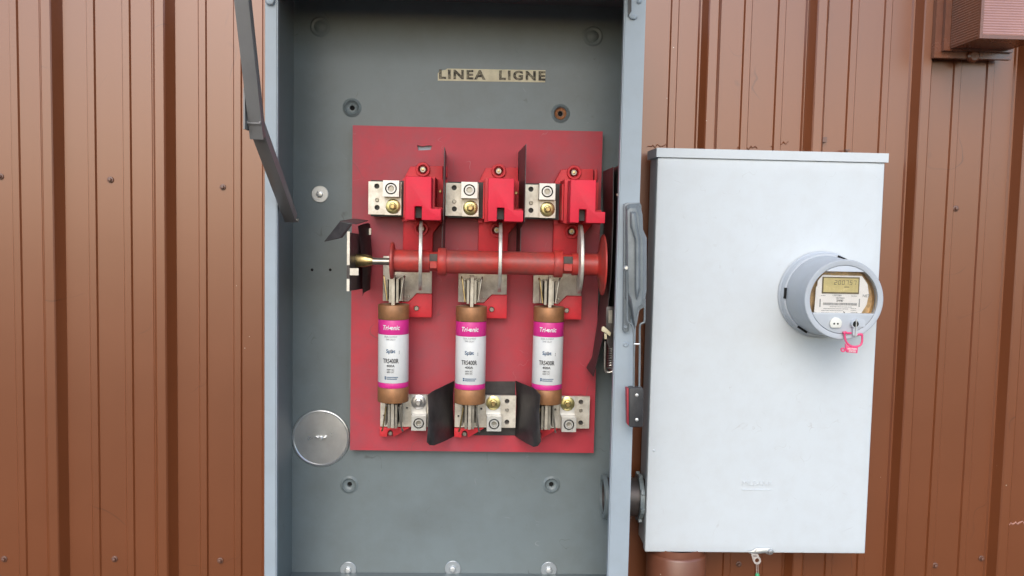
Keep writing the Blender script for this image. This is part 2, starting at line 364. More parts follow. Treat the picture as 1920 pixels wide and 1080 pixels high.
# ------------------------------------------------------------------ switch cabinet
CX0, CX1, CZ0, CZ1 = -.398, .301, .72, 1.957
YB, YF, T = -.035, -.28, .003
cab = thing('switch_cabinet', 'grey open steel disconnect switch cabinet with red fuse panel inside', 'cabinet', ((CX0+CX1)/2, YB, CZ0))
dish = [(660, 202), (1051, 213), (655, 909), (1034, 909)]
dpos = [at(a, b, YB) for a, b in dish]
small = [at(a, b, YB) for a, b in ((585, 506), (619, 506))]
obj('back_panel', holed([(CX0+T, CZ0+T), (CX1-T, CZ0+T), (CX1-T, CZ1-T), (CX0+T, CZ1-T)], [circ(x, z, .0195, 28) for x, z in dpos]+[circ(x, z, .0032, 12) for x, z in small], YB, YB+.002), 'cabinet', cab, smooth=0)
for i, (x, z) in enumerate(dpos):      # pressed mounting dimples, pierced
    o = obj('mounting_dimple', lathe([(0, .0200), (-.0010, .0185), (-.0030, .0150), (.0008, .0128), (.0030, .0100), (.0036, .0055), (.010, .0052)], (x, YB, z), (0, 1, 0), 36), 'cabinet', cab, smooth=60)
    h = obj('hole', lathe([(0, 0), (0, .0053)], (x, YB+.0095, z), (0, -1, 0), 16), 'hole', o)
    if i == 1: o2 = obj('rust_ring', lathe([(-.0002, .0125), (.0024, .0103), (.0030, .0062), (.0070, .0050)], (x, YB-.0004, z), (0, 1, 0), 30), 'rust', o); o['label'] = 'rusty mounting dimple'
for x, z in small: obj('hole', lathe([(0, 0), (0, .0034)], (x, YB+.003, z), (0, -1, 0), 12), 'hole', cab)
for a, b in ((600, 50), (1112, 68)):
    x, z = at(a, b, YB)
    obj('emboss', lathe([(-.0002, .0215), (.0028, .0180), (.0030, .0165), (.0012, .0130), (.0016, .0110), (.0030, .0100), (.0032, 0)], (x, YB, z), (0, -1, 0), 40), 'cabinet', cab, smooth=60)
# walls and flanges
def cabpart(name, *a, m='cabinet', bev=.0012): return obj(name, bx(*a), m, cab, bev=bev)
cabpart('side_wall', CX0, CX0+T, YF+T+.0005, YB+.0035, CZ0, CZ1)
cabpart('side_wall', CX1-T, CX1, YF+T+.0005, YB+.0035, CZ0, CZ1)
cabpart('top_wall', CX0+T+.0005, CX1-T-.0005, YF+T, YB+.0035, CZ1-T, CZ1)
cabpart('bottom_wall', CX0+T+.0005, CX1-T-.0005, YF+T, YB+.0035, CZ0, CZ0+T)
FL, FR = .0205, .0375
cabpart('front_flange', CX0, CX0+FL, YF, YF+T, CZ0, CZ1, m='cabinet_lit', bev=.0014)
cabpart('front_flange', CX1-FR, CX1, YF, YF+T, CZ0, CZ1, m='cabinet_lit', bev=.0014)
cabpart('flange_return', CX1-FR-.0022, CX1-FR-.0003, YF+.0012, YF+.016, CZ0, CZ1, m='cabinet_lit', bev=.0006)
cabpart('flange_return', CX0+FL+.0003, CX0+FL+.0022, YF+.0012, YF+.014, CZ0, CZ1, m='cabinet_lit', bev=.0006)
cabpart('top_flange', CX0+FL+.0004, CX1-FR-.0004, YF, YF+T, CZ1-.03, CZ1, m='cabinet_lit')
# hinge knuckle hooks on the flanges
for pts in (((497, -14), (497, 4), (503, 9), (511, 8), (514, 2), (514, -14)),):
    obj('hinge_hook', pxprism(pts, YF-.008, YF-.0004), 'cabinet_lit', cab, bev=.0025, seg=3)
hk = [(1178, -12), (1178, 28), (1183, 35), (1191, 36), (1196, 31), (1193, 27), (1188, 28), (1184, 22), (1184, -12)]
obj('hinge_hook', pxprism(hk, YF-.006, YF-.0004), 'cabinet_lit', cab, bev=.0012)
obj('hinge_slot', pxprism([(1177, -12), (1184, -12), (1184, 21), (1178, 30)], YF-.0072, YF-.0062), 'fibre_black', cab)
obj('hinge_knob', lathe([(0, .0045), (.003, .0045), (.005, .002), (.005, 0)], at3(1198, 3, YF), (0, -1, 0), 16), 'cabinet_lit', cab)
# raised door, hinged on the top edge and held up by a folding stay
DA = R(22); hz = CZ1+.004; hy = YF-.004; DL = 1.15
def dpt(s, n, x): return (x, hy-s*math.cos(DA)-n*math.sin(DA), hz+s*math.sin(DA)-n*math.cos(DA)+.0)
bm = loop_prism(nb(), [dpt(0, 0, CX0-.006), dpt(DL, 0, CX0-.006), dpt(DL, 0, CX1+.006), dpt(0, 0, CX1+.006)], [dpt(0, -.003, CX0-.006), dpt(DL, -.003, CX0-.006), dpt(DL, -.003, CX1+.006), dpt(0, -.003, CX1+.006)])
door = obj('door', bm, 'cabinet', cab)
for xa in (CX0-.006, CX1+.004):
    obj('door_edge', loop_prism(nb(), [dpt(0.01, .0004, xa), dpt(DL, .0004, xa), dpt(DL, .018, xa), dpt(.01, .018, xa)], [dpt(.01, .0004, xa+.002), dpt(DL, .0004, xa+.002), dpt(DL, .018, xa+.002), dpt(.01, .018, xa+.002)]), 'cabinet', door)
# stay arm: two channel links, (y, z) run
def channel(name, a, b, x, wdt, dep, parent, t=.0022, m='arm_grey'):
    """U channel from a to b (y,z): web faces up-front, legs hang behind"""
    a, b = Vector((0, a[0], a[1])), Vector((0, b[0], b[1])); d = (b-a).normalized(); n = Vector((0, -d.z, d.y))
    if n.y > 0: n = -n
    prof = [(-wdt/2, 0), (wdt/2, 0), (wdt/2, -dep), (wdt/2-t, -dep), (wdt/2-t, -t), (-wdt/2+t, -t), (-wdt/2+t, -dep), (-wdt/2, -dep)]
    L = lambda p: [p+Vector((x+u, 0, 0))+n*v for u, v in prof]
    return obj(name, loop_prism(nb(), L(a), L(b)), m, parent, bev=.0006)
arm = thing('door_stay', 'grey folding stay arm reaching out over the left cabinet flange', 'stay arm', (-.358, -.235, 1.48))
AXC = -.3600
low = (-.236, at(545, 417, -.236)[1]); EL = (-.512, at(487, 240, -.512)[1]); tp_ = (-.60, at(464, 0, -.60)[1])
ext = 1.95
upr = (EL[0]+(tp_[0]-EL[0])*ext, EL[1]+(tp_[1]-EL[1])*ext)
channel('lower_link', low, (EL[0]-.010, EL[1]+.006), AXC, .0215, .020, arm)
channel('upper_link', (EL[0]+.006, EL[1]-.018), upr, AXC+.001, .0215, .020, arm)
obj('pivot_plate', bx(AXC-.0135, AXC-.0110, EL[0]-.020, EL[0]+.008, EL[1]-.004, EL[1]+.060), 'arm_grey', arm, bev=.001)
obj('rivet', lathe([(0, .005), (.002, .005), (.004, .002), (.004, 0)], (AXC-.0136, EL[0]-.002, EL[1]+.012), (-1, 0, 0), 16), 'zinc', arm)
obj('pivot_bolt', cyl((CX0+FL+.0035, low[0]+.016, low[1]+.004), (AXC+.012, low[0]+.016, low[1]+.004), .004, n=16), 'steel', arm)
# LINEA LIGNE strip
x0, z0 = at(821, 142, YB-.0006); x1, _ = at(1022.5, 142, YB-.0006)
zc0 = at(922, 141.5, YB)[1]
hs = .0128; tl = -.010
def sp(u, v): return (x0+(x1-x0)*u, zc0+hs*v+(u-.5)*(x1-x0)*.0105)
st = obj('label_strip', prism([sp(0, -1), sp(1, -1), sp(1, 1), sp(.085, 1), sp(.07, .80), sp(.03, .66), sp(.012, .40), sp(0, .2)], YB-.0010, YB-.0004), 'sticker', cab)
st['label'] = 'worn cream paper strip reading LINEA LIGNE'
for wd, u in (('LINEA', .222), ('LIGNE', .782)):
    cu = text(wd, .0255, x0+(x1-x0)*u, zc0+(u-.5)*(x1-x0)*.0105-.0004, YB-.0014, 'sticker_ink', st, sx=.9, bold=.0012, rot=.0105, track=1.28)
    b0 = cu.dimensions.x
    cu.scale.x = .0985/max(b0, .01)
# hex bolts with washers through the back
for a, b in ((600, 364), (653, 1068), (849, 1066), (1029, 1068)):
    p = at3(a, b, YB-.0004)
    wsh = obj('washer', lathe([(0, .0178), (.0014, .0178), (.0020, .0168), (.0020, .006)], p, (0, -1, 0), 36), 'dull_zinc' if b > 500 else 'aluminium', cab, smooth=18)
    bm = hexbolt(.0075, .006); bmesh.ops.translate(bm, verts=bm.verts, vec=p+Vector((0, -.0019, 0)))
    obj('hex_bolt', bm, 'zinc', wsh, bev=.0006)

# knockout closure plug
p = at3(602, 821, YB)
plug = thing('closure_plug', 'round zinc closure plug with wing nut in the cabinet back', 'plug', p)
obj('disc', lathe([(0, .0615), (.0020, .0625), (.0042, .0612), (.0046, .0595), (.0030, .0580), (.0024, .0570), (.0027, .030), (.0029, 0)], p+Vector((0, -.0003, 0)), (0, -1, 0), 64), 'zinc', plug, smooth=22)
c = p+Vector((0, -.0032, 0))
wn = obj('wing_nut', lathe([(0, .005), (.006, .0042), (.0085, .003), (.0085, 0)], c, (0, -1, 0), 20), 'zinc', plug)
for s in (-1, 1):
    obj('wing', prism([(c.x+s*.003, c.z-.0025*s), (c.x+s*.010, c.z-.0005*s), (c.x+s*.0125, c.z+.0045), (c.x+s*.008, c.z+.005), (c.x+s*.003, c.z+.002)], c.y-.007, c.y-.0015), 'zinc', wn, bev=.0006)

# ------------------------------------------------------------------ red insulating panel
PY = -.062
PX0, PX1, PZ0, PZ1 = -.2672, .2562, 1.002, 1.690
sl = [at(a, b, PY) for a, b in ((782, 272), (786, 273), (793, 274.5), (799, 273), (806, 272.5), (810, 273.5), (807, 281), (784, 282))]
pan = thing('insulating_panel', 'dusty red insulating board fixed to the cabinet back', 'panel', ((PX0+PX1)/2, PY+.009, PZ0))
obj('board', holed([(PX0, PZ0), (PX1, PZ0), (PX1, PZ1), (PX0, PZ1)], [sl], PY, PY+.009), 'plate_red', pan, smooth=0)
obj('lit_slot_patch', bx(min(a for a, b in sl)-.006, max(a for a, b in sl)+.006, PY+.0095, PY+.0105, min(b for a, b in sl)-.006, max(b for a, b in sl)+.006), 'cabinet_lit', pan)  # added pale patch standing for the lit cabinet back behind the slot
obj('support_rail', bx(PX0-.005, PX0+.03, PY+.0095, YB-.0005, 1.12, 1.645), 'cabinet', pan, bev=.001)
obj('support_rail', bx(PX1-.05, PX1-.015, PY+.0095, YB-.0005, 1.05, 1.645), 'cabinet', pan, bev=.001)

# ------------------------------------------------------------------ switch poles (line side): base, arc housing, terminal
SP = .1570                                        # pole spacing
def mk_screw(p, r, mtl, parent, name='screw', washer=None):
    o = obj(name, lathe([(0, r), (.0015, r), (.003, r*.75), (.003, r*.45), (.0018, r*.40), (.0018, 0)], p, (0, -1, 0), 20), mtl, parent)
    if washer: pass
    return o
def boss(p, ro, ri, h, mtl, parent, name='boss'):
    return obj(name, lathe([(0, ro), (h*.8, ro), (h, ro*.94), (h, ri*1.05), (h*.9, ri), (0.001, ri*.95), (0.001, 0)], p, (0, -1, 0), 32), mtl, parent)
pole = thing('switch_pole', 'leftmost red switch pole with its line terminal', 'switch pole', (-.119, PY, 1.54), 'three red switch poles in a row')
BY = PY-.022
base = pxprism([(757.6, 334), (769, 312), (830, 311), (830, 411), (826, 419), (812, 437), (811, 475), (755, 475)], BY, PY-.0004)
bo = obj('base', base, 'base_red', pole, bev=.0015)
obj('base_tab', pxprism([(833, 312), (839, 312), (839, 333), (833, 333)], BY+.008, PY-.0004), 'base_red', pole, bev=.001)
for a, b in ((793, 318), (790, 429)):
    q = at3(a, b, BY); bs = boss(q+Vector((0, .001, 0)),   .0150, .0098, .0090, 'base_red', pole, 'screw_boss')
    sw = mk_screw(q+Vector((0, -.0008, 0)), .0070, 'steel', bs)
    obj('screw_tip', lathe([(0, .0028), (.0035, .0026), (.004, 0)], q+Vector((0, -.001, 0)), (0, -1, 0), 12), 'brass', sw)
HY = -.25
def hx(u, v): return (u, v)
HX0, HX1, HXF, HZ1, HZ0, HZF = -.1412, -.0922, -.0733, 1.5785, 1.4965, 1.5185
SL0, SL1, SLZ = -.1235, -.1095, 1.5225
fr = [(HX0, HZ1), (HX1, HZ1), (HX1, HZF), (HXF, HZF), (HXF, HZ0), (SL1, HZ0), (SL1, SLZ), (SL0, SLZ), (SL0, HZ0), (HX0, HZ0)]
hou = obj('arc_housing', prism(fr, HY, HY+.062), 'mould_red', pole, bev=.0016)
fr2 = [(HX0-.006, HZ1+.003), (HX1+.004, HZ1+.003), (HX1+.004, HZF+.004), (HXF+.001, HZF+.004), (HXF+.001, HZ0-.002), (SL1, HZ0-.002), (SL1, SLZ), (SL0, SLZ), (SL0, HZ0-.002), (HX0-.006, HZ0-.002)]
obj('arc_chamber', prism(fr2, HY+.0625, BY-.0004), 'base_red', hou, bev=.0012)
obj('jaw_contact', bx(SL0+.0005, SL1-.0005, HY+.025, BY-.001, HZ0+.004, SLZ-.001), 'fibre_black', hou)
obj('side_rib', bx(HX0-.009, HX0-.0065, HY+.075, BY-.0004, HZ0+.004, HZ1-.006), 'base_red', hou, bev=.0006)
# flange beside housing with rivets
obj('side_flange', bx(HX0-.018, HX0-.0095, BY-.012, BY-.0004, HZ0-.004, HZ1+.002), 'base_red', pole, bev=.001)
mk_screw(Vector((HX0-.0140, BY-.0118, 1.531)), .0032, 'brass', pole, 'rivet')
obj('rivet_pad', bx(HX1+.0045, HXF+.006, BY-.010, BY-.0004, HZF+.006, HZ1+.002), 'base_red', pole, bev=.001)
mk_screw(Vector((HX1+.0105, BY-.0098, 1.556)), .0032, 'brass', pole, 'rivet')
# line terminal
TY = -.120
hl = [circ(*at(a, b, TY), .0054, 16) for a, b in ((706.5, 349), (707, 389))]
tp = [at(a, b, TY) for a, b in ((691, 340), (753, 340), (753, 403), (691, 403))]
tx0, tx1, tzb, tzt = tp[0][0], tp[1][0], tp[2][1], tp[0][1]
ter = obj('terminal_plate', holed([(tx0, tzb), (tx1, tzb), (tx1, tzt), (tx0, tzt)], hl, TY, TY+.009), 'tin', pole, smooth=0)
obj('terminal_base', bx(tx0+.004, tx1+.012, TY+.0095, PY-.0004, tzb-.004, tzt+.003), 'fibre_black', pole, bev=.001)
mk_screw(at3(707, 375, TY), .0042, 'steel', ter, 'stud')
q = at3(733, 353.5, TY-.030); lg = .0162
lug = obj('lug', holed([(q.x-lg, q.z-lg), (q.x+lg, q.z-lg), (q.x+lg, q.z+lg), (q.x-lg, q.z+lg)], [circ(q.x, q.z, .0118, 28)], TY-.030, TY-.0004), 'aluminium', ter)
obj('set_screw', lathe([(-.012, .0094), (.0005, .0094), (.001, .0090), (.001, .0064), (0.0, .0056), (-.006, .0055), (-.006, 0)], (q.x, TY-.0285, q.z), (0, -1, 0), 32), 'aluminium', lug)
obj('gap_shade_disc', lathe([(0, 0), (0, .0117)], (q.x, TY-.020, q.z), (0, -1, 0), 24), 'hole', lug)  # black disc painting the shade in the gap round the set screw
obj('socket', lathe([(0, 0), (0, .0054)], (q.x, TY-.0233, q.z), (0, -1, 0), 6), 'steel', lug)
q2 = at3(737, 387, TY-.008)
obj('lug_tongue', bx(q2.x-.0165, q2.x+.0165, TY-.008, TY-.0004, q2.z-.0175, q2.z+.0175), 'tin', lug, bev=.0008)
obj('washer', lathe([(0, .0150), (.0016, .0150), (.0030, .0115), (.0032, .008)], q2, (0, -1, 0), 32), 'yellow_zinc', lug)
bm = hexbolt(.0085, .0055); bmesh.ops.translate(bm, verts=bm.verts, vec=q2+Vector((0, -.003, 0)))
obj('hex_bolt', bm, 'yellow_zinc', lug, bev=.0006)
obj('bolt_stem', lathe([(0, .0055), (.004, .0052), (.005, .004), (.005, 0)], q2+Vector((0, -.0083, 0)), (0, -1, 0), 18), 'brass', lug)
poles = [pole]
for i, lb in ((1, 'middle red switch pole with its line terminal'), (2, 'rightmost red switch pole with its line terminal')):
    o = copy_tree(pole, (SP*i, 0, .0005*i)); o['label'] = lb; poles.append(o)

# ------------------------------------------------------------------ phase barriers between the upper poles
for k, (xf, lb) in enumerate(((at(832.5, 300, -.215)[0], 'thin grey barrier sheet beside the leftmost switch pole'), (at(985.5, 300, -.225)[0], 'thin grey barrier sheet beside the middle switch pole'))):
    xb = xf-.002-.006*k; t = .0012; yf = -.215-.01*k
    zt = at(832.5 if k == 0 else 985.5, 276 if k == 0 else 270, yf)[1]; zm = at(985, 416, yf)[1]; zb_ = 1.42
    bm = sheet([(xb, PY-.0005, zt-.004), (xf, yf, zt), (xf, yf, zm), (xf-.004, yf+.055, zm-.012), (xf-.004, yf+.055, zb_), (xb, PY-.0005, zb_)], t)
    tag(obj('barrier_sheet', bm, 'barrier_grey', None), lb, 'barrier', 'grey barrier sheets between the switch poles')

# ------------------------------------------------------------------ operating shaft with knife blades
AY = -.185
ax, az = at(850, 491, AY)
sh = thing('blade_shaft', 'dirty red horizontal shaft carrying three steel knife blades', 'switch shaft', (0, AY, az))
def X(px, Y=AY): return at(px, 491, Y)[0]
def turn(name, prof, m='shaft_red', n=40): return obj(name, lathe(prof, (0, AY, az), (1, 0, 0), n), m, sh, smooth=40)
rs = .0232
turn('end_disc', [(X(732.5), 0), (X(732.5), .034), (X(733.5), .0365), (X(737), .0365), (X(739), .034), (X(739.5), rs)])
turn('tube', [(X(739.6), rs-.001), (X(806), rs-.001), (X(806.2), rs-.004), (X(821), rs-.004)])
turn('collar', [(X(821.2), 0), (X(821.2), .0265), (X(822.5), .0275), (X(836), .0275), (X(837.2), .0265), (X(837.2), 0)])
turn('tube', [(X(837.4), rs), (X(1038), rs)])
turn('collar', [(X(1038.2), 0), (X(1038.2), .0262), (X(1039.5), .0272), (X(1053), .0272), (X(1054.2), .0262), (X(1054.2), 0)])
turn('tube', [(X(1054.4), rs-.004), (X(1072), rs-.004), (X(1072.2), rs-.001), (X(1120), rs-.001)])
turn('end_disc', [(X(1118), .020), (X(1124), .030), (X(1126), .052), (X(1128.5), .060), (X(1131), .061), (X(1132), .058), (X(1131), 0)])
for s0, s1 in ((806.4, 820.8), (1055, 1071.5)):
    obj('tube_window', bx(X(s0), X(s1), AY-rs+.001, AY-rs+.004, az+.002, az+.016), 'dark_steel', sh, bev=.0005)
    obj('window_lip', bx(X(s0)+.001, X(s1)-.001, AY-rs-.0005, AY-rs+.004, az-.012, az+.001), 'shaft_red', sh, bev=.001)
for i in range(3):
    bxp = X(785.5, -.25)+SP*i if i == 0 else X((785.5, 938.5, 1093)[i], -.25)
    pts = []
    for k in range(29):
        a = R(100-200*k/28)
        zz = math.sin(a); yy = -math.cos(a)
        pts.append((yy*.068, zz*(.076 if zz > 0 else .062)))
    pts = [(y, z) for y, z in pts]+[(.02, -.05), (.03, 0), (.02, .05)]
    bm = loop_prism(nb(), [(bxp-.0033, AY+y, az+z+.004) for y, z in pts], [(bxp+.0033, AY+y, az+z+.004) for y, z in pts])
    o = obj('knife_blade', bm, 'tin', sh, bev=.0014)
    o.rotation_euler = (0, 0, R((3.2, -.6, -1.0)[i]))
obj('drive_rod', lathe([(X(694), 0), (X(694), .0075), (X(733), .0070)], (0, AY, az-.002), (1, 0, 0), 20), 'steel', sh)
bm = nb(); st_ = [(X(664), .006, .0125), (X(668), .007, .0132), (X(684), .008, .0128), (X(694), .009, .0105), (X(699), .0085, .0082)]
rg = []
for x, a, b in st_: rg.append([bm.verts.new((x, AY+a*math.cos(2*math.pi*k/20), az-.001+b*math.sin(2*math.pi*k/20))) for k in range(20)])
for A, B in zip(rg, rg[1:]):
    for k in range(20): bm.faces.new((A[k], A[(k+1) % 20], B[(k+1) % 20], B[k]))
bm.faces.new(rg[0]); bm.faces.new(rg[-1][::-1]); fixn(bm)
obj('flattened_end', bm, 'brass', sh)

# ------------------------------------------------------------------ fuse clips and fuses
FY = -.135; FX = -.1697
def jaws(parent, cx, z0, z1, y0, y1, up):
    """contact fingers standing on a clip plate: thin plates edge-on, with spring bars"""
    for s in (-1, 1):
        obj('jaw', bx(cx+s*.0072-.0024, cx+s*.0072+.0024, y0, y1, z0, z1), 'steel', parent, bev=.0006)
        obj('outer_jaw', bx(cx+s*.0150-.0016, cx+s*.0150+.0016, y0+.012, y1, z0+.003, z1-.003), 'steel', parent, bev=.0005)
        zt, zb = (z1+.006, z0+.004) if up else (z0-.006, z1-.004)
        obj('spring_bar', tube(curve([(cx+s*.0205, y0+.008, zt-(.003 if up else -.003)), (cx+s*.0212, y0+.004, zt), (cx+s*.0195, y0+.001, zt-(.004 if up else -.004)), (cx+s*.0165, y0-.001, (zt+zb)/2), (cx+s*.0130, y0-.002, zb)], 5), .0016, 8), 'brass' if s < 0 else 'steel', parent)
    obj('jaw_bridge', bx(cx-.0165, cx+.0165, y1+.0003, y1+.006, z0, z1), 'steel', parent)
UY = -.088
up = thing('upper_fuse_clip', 'upper clip of the leftmost fuse under the red shaft', 'fuse clip', (FX, PY, 1.37), 'upper fuse clips below the shaft')
u0, ut = at(718.5, 480, UY); u1, ub = at(809, 566, UY)
cutx, cutz = at(781, 550, UY); fx2, fz2 = at(766, 566, UY)
obj('clip_plate', prism([(u0, ub), (fx2, ub), (cutx, cutz), (u1, cutz), (u1, ut), (u0, ut)], UY, UY+.007), 'tin', up, bev=.0008)
f0, _ = at(745, 594, UY); f1, fb = at(809.5, 595, UY)
ft = obj('foot', prism([(f0, fb), (f1, fb), (f1, cutz-.0008), (cutx+.0004, cutz-.0008), (fx2+.0004, ub-.0008), (f0, ub-.0008)], UY-.004, PY-.0004), 'base_red', up, bev=.0012)
obj('pedestal', bx(u0+.004, u1-.004, UY+.0075, PY-.0004, fb+.04, ut-.004), 'base_red', up)
q = at3(781, 578, UY-.0042); bs = boss(q+Vector((0, .0006, 0)), .0078, .0066, .0016, 'base_red', ft, 'screw_boss'); mk_screw(q, .0055, 'steel', ft)
mk_screw(at3(766, 556, UY), .0026, 'steel', up, 'rivet')
UCX = FX
jaws(up, UCX, at(737, 566, FY)[1], at(737, 522, FY)[1], FY-.018, UY-.0065, True)
for i, lb in ((1, 'upper clip of the middle fuse under the red shaft'), (2, 'upper clip of the rightmost fuse under the red shaft')):
    o = copy_tree(up, (SP*i, 0, .0005*i)); o['label'] = lb
lo = thing('lower_fuse_clip', 'lower clip and load terminal of the leftmost fuse', 'fuse clip', (FX, PY, 1.08), 'lower fuse clips with load terminals')
LY = -.085
l0, lt = at(713.5, 739, LY); l1, lb_ = at(827.5, 801, LY)
hls = [circ(*at(a-140.5, b, LY), .0052, 16) for a, b in ((952, 751), (952, 790))]
hsm = [circ(*at(a, b, LY), .0023, 10) for a, b in ((720, 779), (763, 765))]
lp = obj('clip_plate', holed([(l0, lb_), (l1, lb_), (l1, lt), (l0, lt)], hls+hsm, LY, LY+.008), 'tin', lo, smooth=0)
obj('pedestal', bx(l0+.006, l1-.006, LY+.0085, PY-.0004, lb_+.004, lt-.004), 'fibre_black', lo)
mk_screw(at3(952-140.5, 767, LY), .0040, 'steel', lp, 'stud')
fo = obj('foot', pxprism([(712, 802), (768, 802), (738, 819.5), (736.5, 810), (733, 806), (729, 807), (726, 812), (726, 819.5), (712, 818)], LY-.003, PY-.0004), 'base_red', lo, bev=.0008)
mk_screw(at3(732, 812, LY+.002), .0048, 'steel', fo)
q = at3(785, 794, LY-.030); lg = .0152
lug = obj('lug', holed([(q.x-lg, q.z-lg), (q.x+lg, q.z-lg), (q.x+lg, q.z+lg), (q.x-lg, q.z+lg)], [circ(q.x, q.z, .0112, 28)], LY-.030, LY-.0004), 'aluminium', lo)
obj('set_screw', lathe([(-.012, .0088), (.0005, .0088), (.001, .0084), (.001, .0060), (0.0, .0053), (-.006, .0052), (-.006, 0)], (q.x, LY-.0285, q.z), (0, -1, 0), 32), 'aluminium', lug)
obj('gap_shade_disc', lathe([(0, 0), (0, .0111)], (q.x, LY-.020, q.z), (0, -1, 0), 24), 'hole', lug)  # black disc again, shade of the gap put in as colour
obj('socket', lathe([(0, 0), (0, .0052)], (q.x, LY-.0233, q.z), (0, -1, 0), 6), 'steel', lug)
q2 = at3(785, 754, LY-.007)
obj('lug_tongue', bx(q2.x-.0155, q2.x+.0155, LY-.007, LY-.0004, q.z+lg+.0004, q2.z+.016), 'aluminium', lug, bev=.0008)
LCX = FX
jaws(lo, LCX, at(738, 800, FY)[1], at(738, 756, FY)[1], FY-.015, LY-.0066, False)
los = [lo]
for i, lb in ((1, 'lower clip and load terminal of the middle fuse'), (2, 'lower clip and load terminal of the rightmost fuse')):
    o = copy_tree(lo, (SP*i, 0, .0006*i)); o['label'] = lb; los.append(o)
for i, o in enumerate(los):
    d = Vector((SP*i, 0, .0006*i)); mt = 'zinc' if i == 0 else 'yellow_zinc'
    obj('washer', lathe([(0, .0152), (.0016, .0152), (.0030, .0120), (.0032, .008)], q2+d, (0, -1, 0), 32), mt, o)
    bm = hexbolt(.0088, .0058); bmesh.ops.translate(bm, verts=bm.verts, vec=q2+d+Vector((0, -.003, 0)))
    obj('hex_bolt', bm, mt, o, bev=.0006)
    obj('bolt_stem', lathe([(0, .0055), (.004, .0052), (.005, .004), (.005, 0)], q2+d+Vector((0, -.0086, 0)), (0, -1, 0), 18), 'zinc' if i == 0 else 'brass', o)

fu = thing('cartridge_fuse', 'leftmost of the three magenta and white cartridge fuses', 'fuse', (FX, FY, 1.074), 'three large cartridge fuses')
FZ1, FZ0, FRD = 1.3240, 1.1245, .0312
def ring(name, z0, z1, r, m, close=None, e=.0012):
    pr = [(z0, r-e), (z0+e*.5, r-e*.25), (z0+e, r), (z1-e, r), (z1-e*.5, r-e*.25), (z1, r-e)]
    if close: pr = [(z0, 0)]+pr+[(z1, 0)]
    return obj(name, lathe(pr, (FX, FY, 0), (0, 0, 1), 64), m, fu, smooth=40)
ring('end_cap', FZ1-.0300, FZ1, FRD+.0005, 'copper', True)
ring('end_cap', FZ0, FZ0+.0310, FRD+.0005, 'copper', True)
ring('magenta_band', FZ1-.0595, FZ1-.0302, FRD, 'fuse_pink', e=.0001)
ring('white_wrapper', FZ0+.0417, FZ1-.0597, FRD, 'fuse_white', e=.0001)
ring('magenta_band', FZ0+.0312, FZ0+.0415, FRD, 'fuse_pink', e=.0001)
obj('knife_terminal', bx(FX-.0032, FX+.0032, FY-.023, FY+.023, FZ1+.0003, FZ1+.060), 'worn_tin', fu, bev=.0012)
obj('knife_terminal', bx(FX-.0032, FX+.0032, FY-.020, FY+.023, FZ0-.052, FZ0-.0003), 'worn_tin', fu, bev=.0012)
tx = FX-.0035
bd = (FX, FY, FRD+.0001)
zz = lambda py: at(735, py, FY-FRD)[1]
def ft_(body, size, py, m, dx=0, **k): return text(body, size, tx+dx, zz(py), 0, m, fu, bend=bd, **k)
ft_('Tri-onic', .0128, 615, 'ink_white', sx=.86, bold=.0003, shear=.18)
obj('print_dot', lathe([(0, .0026), (.0004, 0)], (tx+.0005, FY-math.sqrt(FRD**2-(tx+.0005-FX)**2)-.0004, zz(615)-.0003), (0, -1, 0), 16), 'ink_white', fu)
ft_('DUAL ELEMENT', .0050, 632, 'ink_grey', sx=.75); ft_('TIME DELAY', .0050, 637, 'ink_grey', sx=.72)
ft_('Spot', .0105, 659, 'ink_blue', sx=.95, bold=.0002)
obj('print_dot', lathe([(0, .0038), (.0004, 0)], (tx+.002, FY-math.sqrt(FRD**2-(tx+.002-FX)**2)-.0006, zz(659)), (0, -1, 0), 20), 'ink_grey', fu)
ft_('TRS400R', .0128, 677.5, 'ink', sx=.66, bold=.0002); ft_('400A', .0068, 686.5, 'ink', sx=1.1, bold=.0001)
ft_('600V AC', .0046, 693.5, 'ink', sx=.85); ft_('600V DC', .0046, 698, 'ink', sx=.85)
ft_('Ferraz', .0058, 706, 'ink_blue', dx=.005, sx=1.1, bold=.0003) if False else None
for k in range(2):
    zb = zz(707.8+k*3.2)
    t = ft_('=', .006, 707.8+k*3.2, 'ink_blue', dx=-.0105, sx=.9, bold=.0004)
    # the small maker's line is too blurred to read: two rows of blue print
    for j in range(11 - k): 
        th0 = (-.0075+j*.0021)/FRD; th1 = (-.0075+j*.0021+.0015)/FRD; r = FRD+.0004; o_ = (tx-FX)/FRD
        bm = nb(); v = [bm.verts.new((FX+r*math.sin(o_+a), FY-r*math.cos(o_+a), zb+b)) for a, b in ((th0, -.0011), (th1, -.0011), (th1, .0011), (th0, .0011))]; bm.faces.new(v)
        obj('print_mark', bm, 'ink_blue', fu)
ft_('|||', .0030, 659, 'ink_grey', dx=.0175, sx=.8); ft_('|||', .0030, 662.5, 'ink_grey', dx=.0175, sx=.8)
f2 = copy_tree(fu, (SP, 0, -.0010)); f2['label'] = 'middle of the three magenta and white cartridge fuses'
f3 = copy_tree(fu, (SP*2+.0005, 0, .0008)); f3['label'] = 'rightmost of the three magenta and white cartridge fuses'
f3.rotation_euler = (0, R(.4), R(-1.2)); fu.rotation_euler = (0, R(-.3), R(1.2)); f2.rotation_euler = (0, 0, R(1.6))

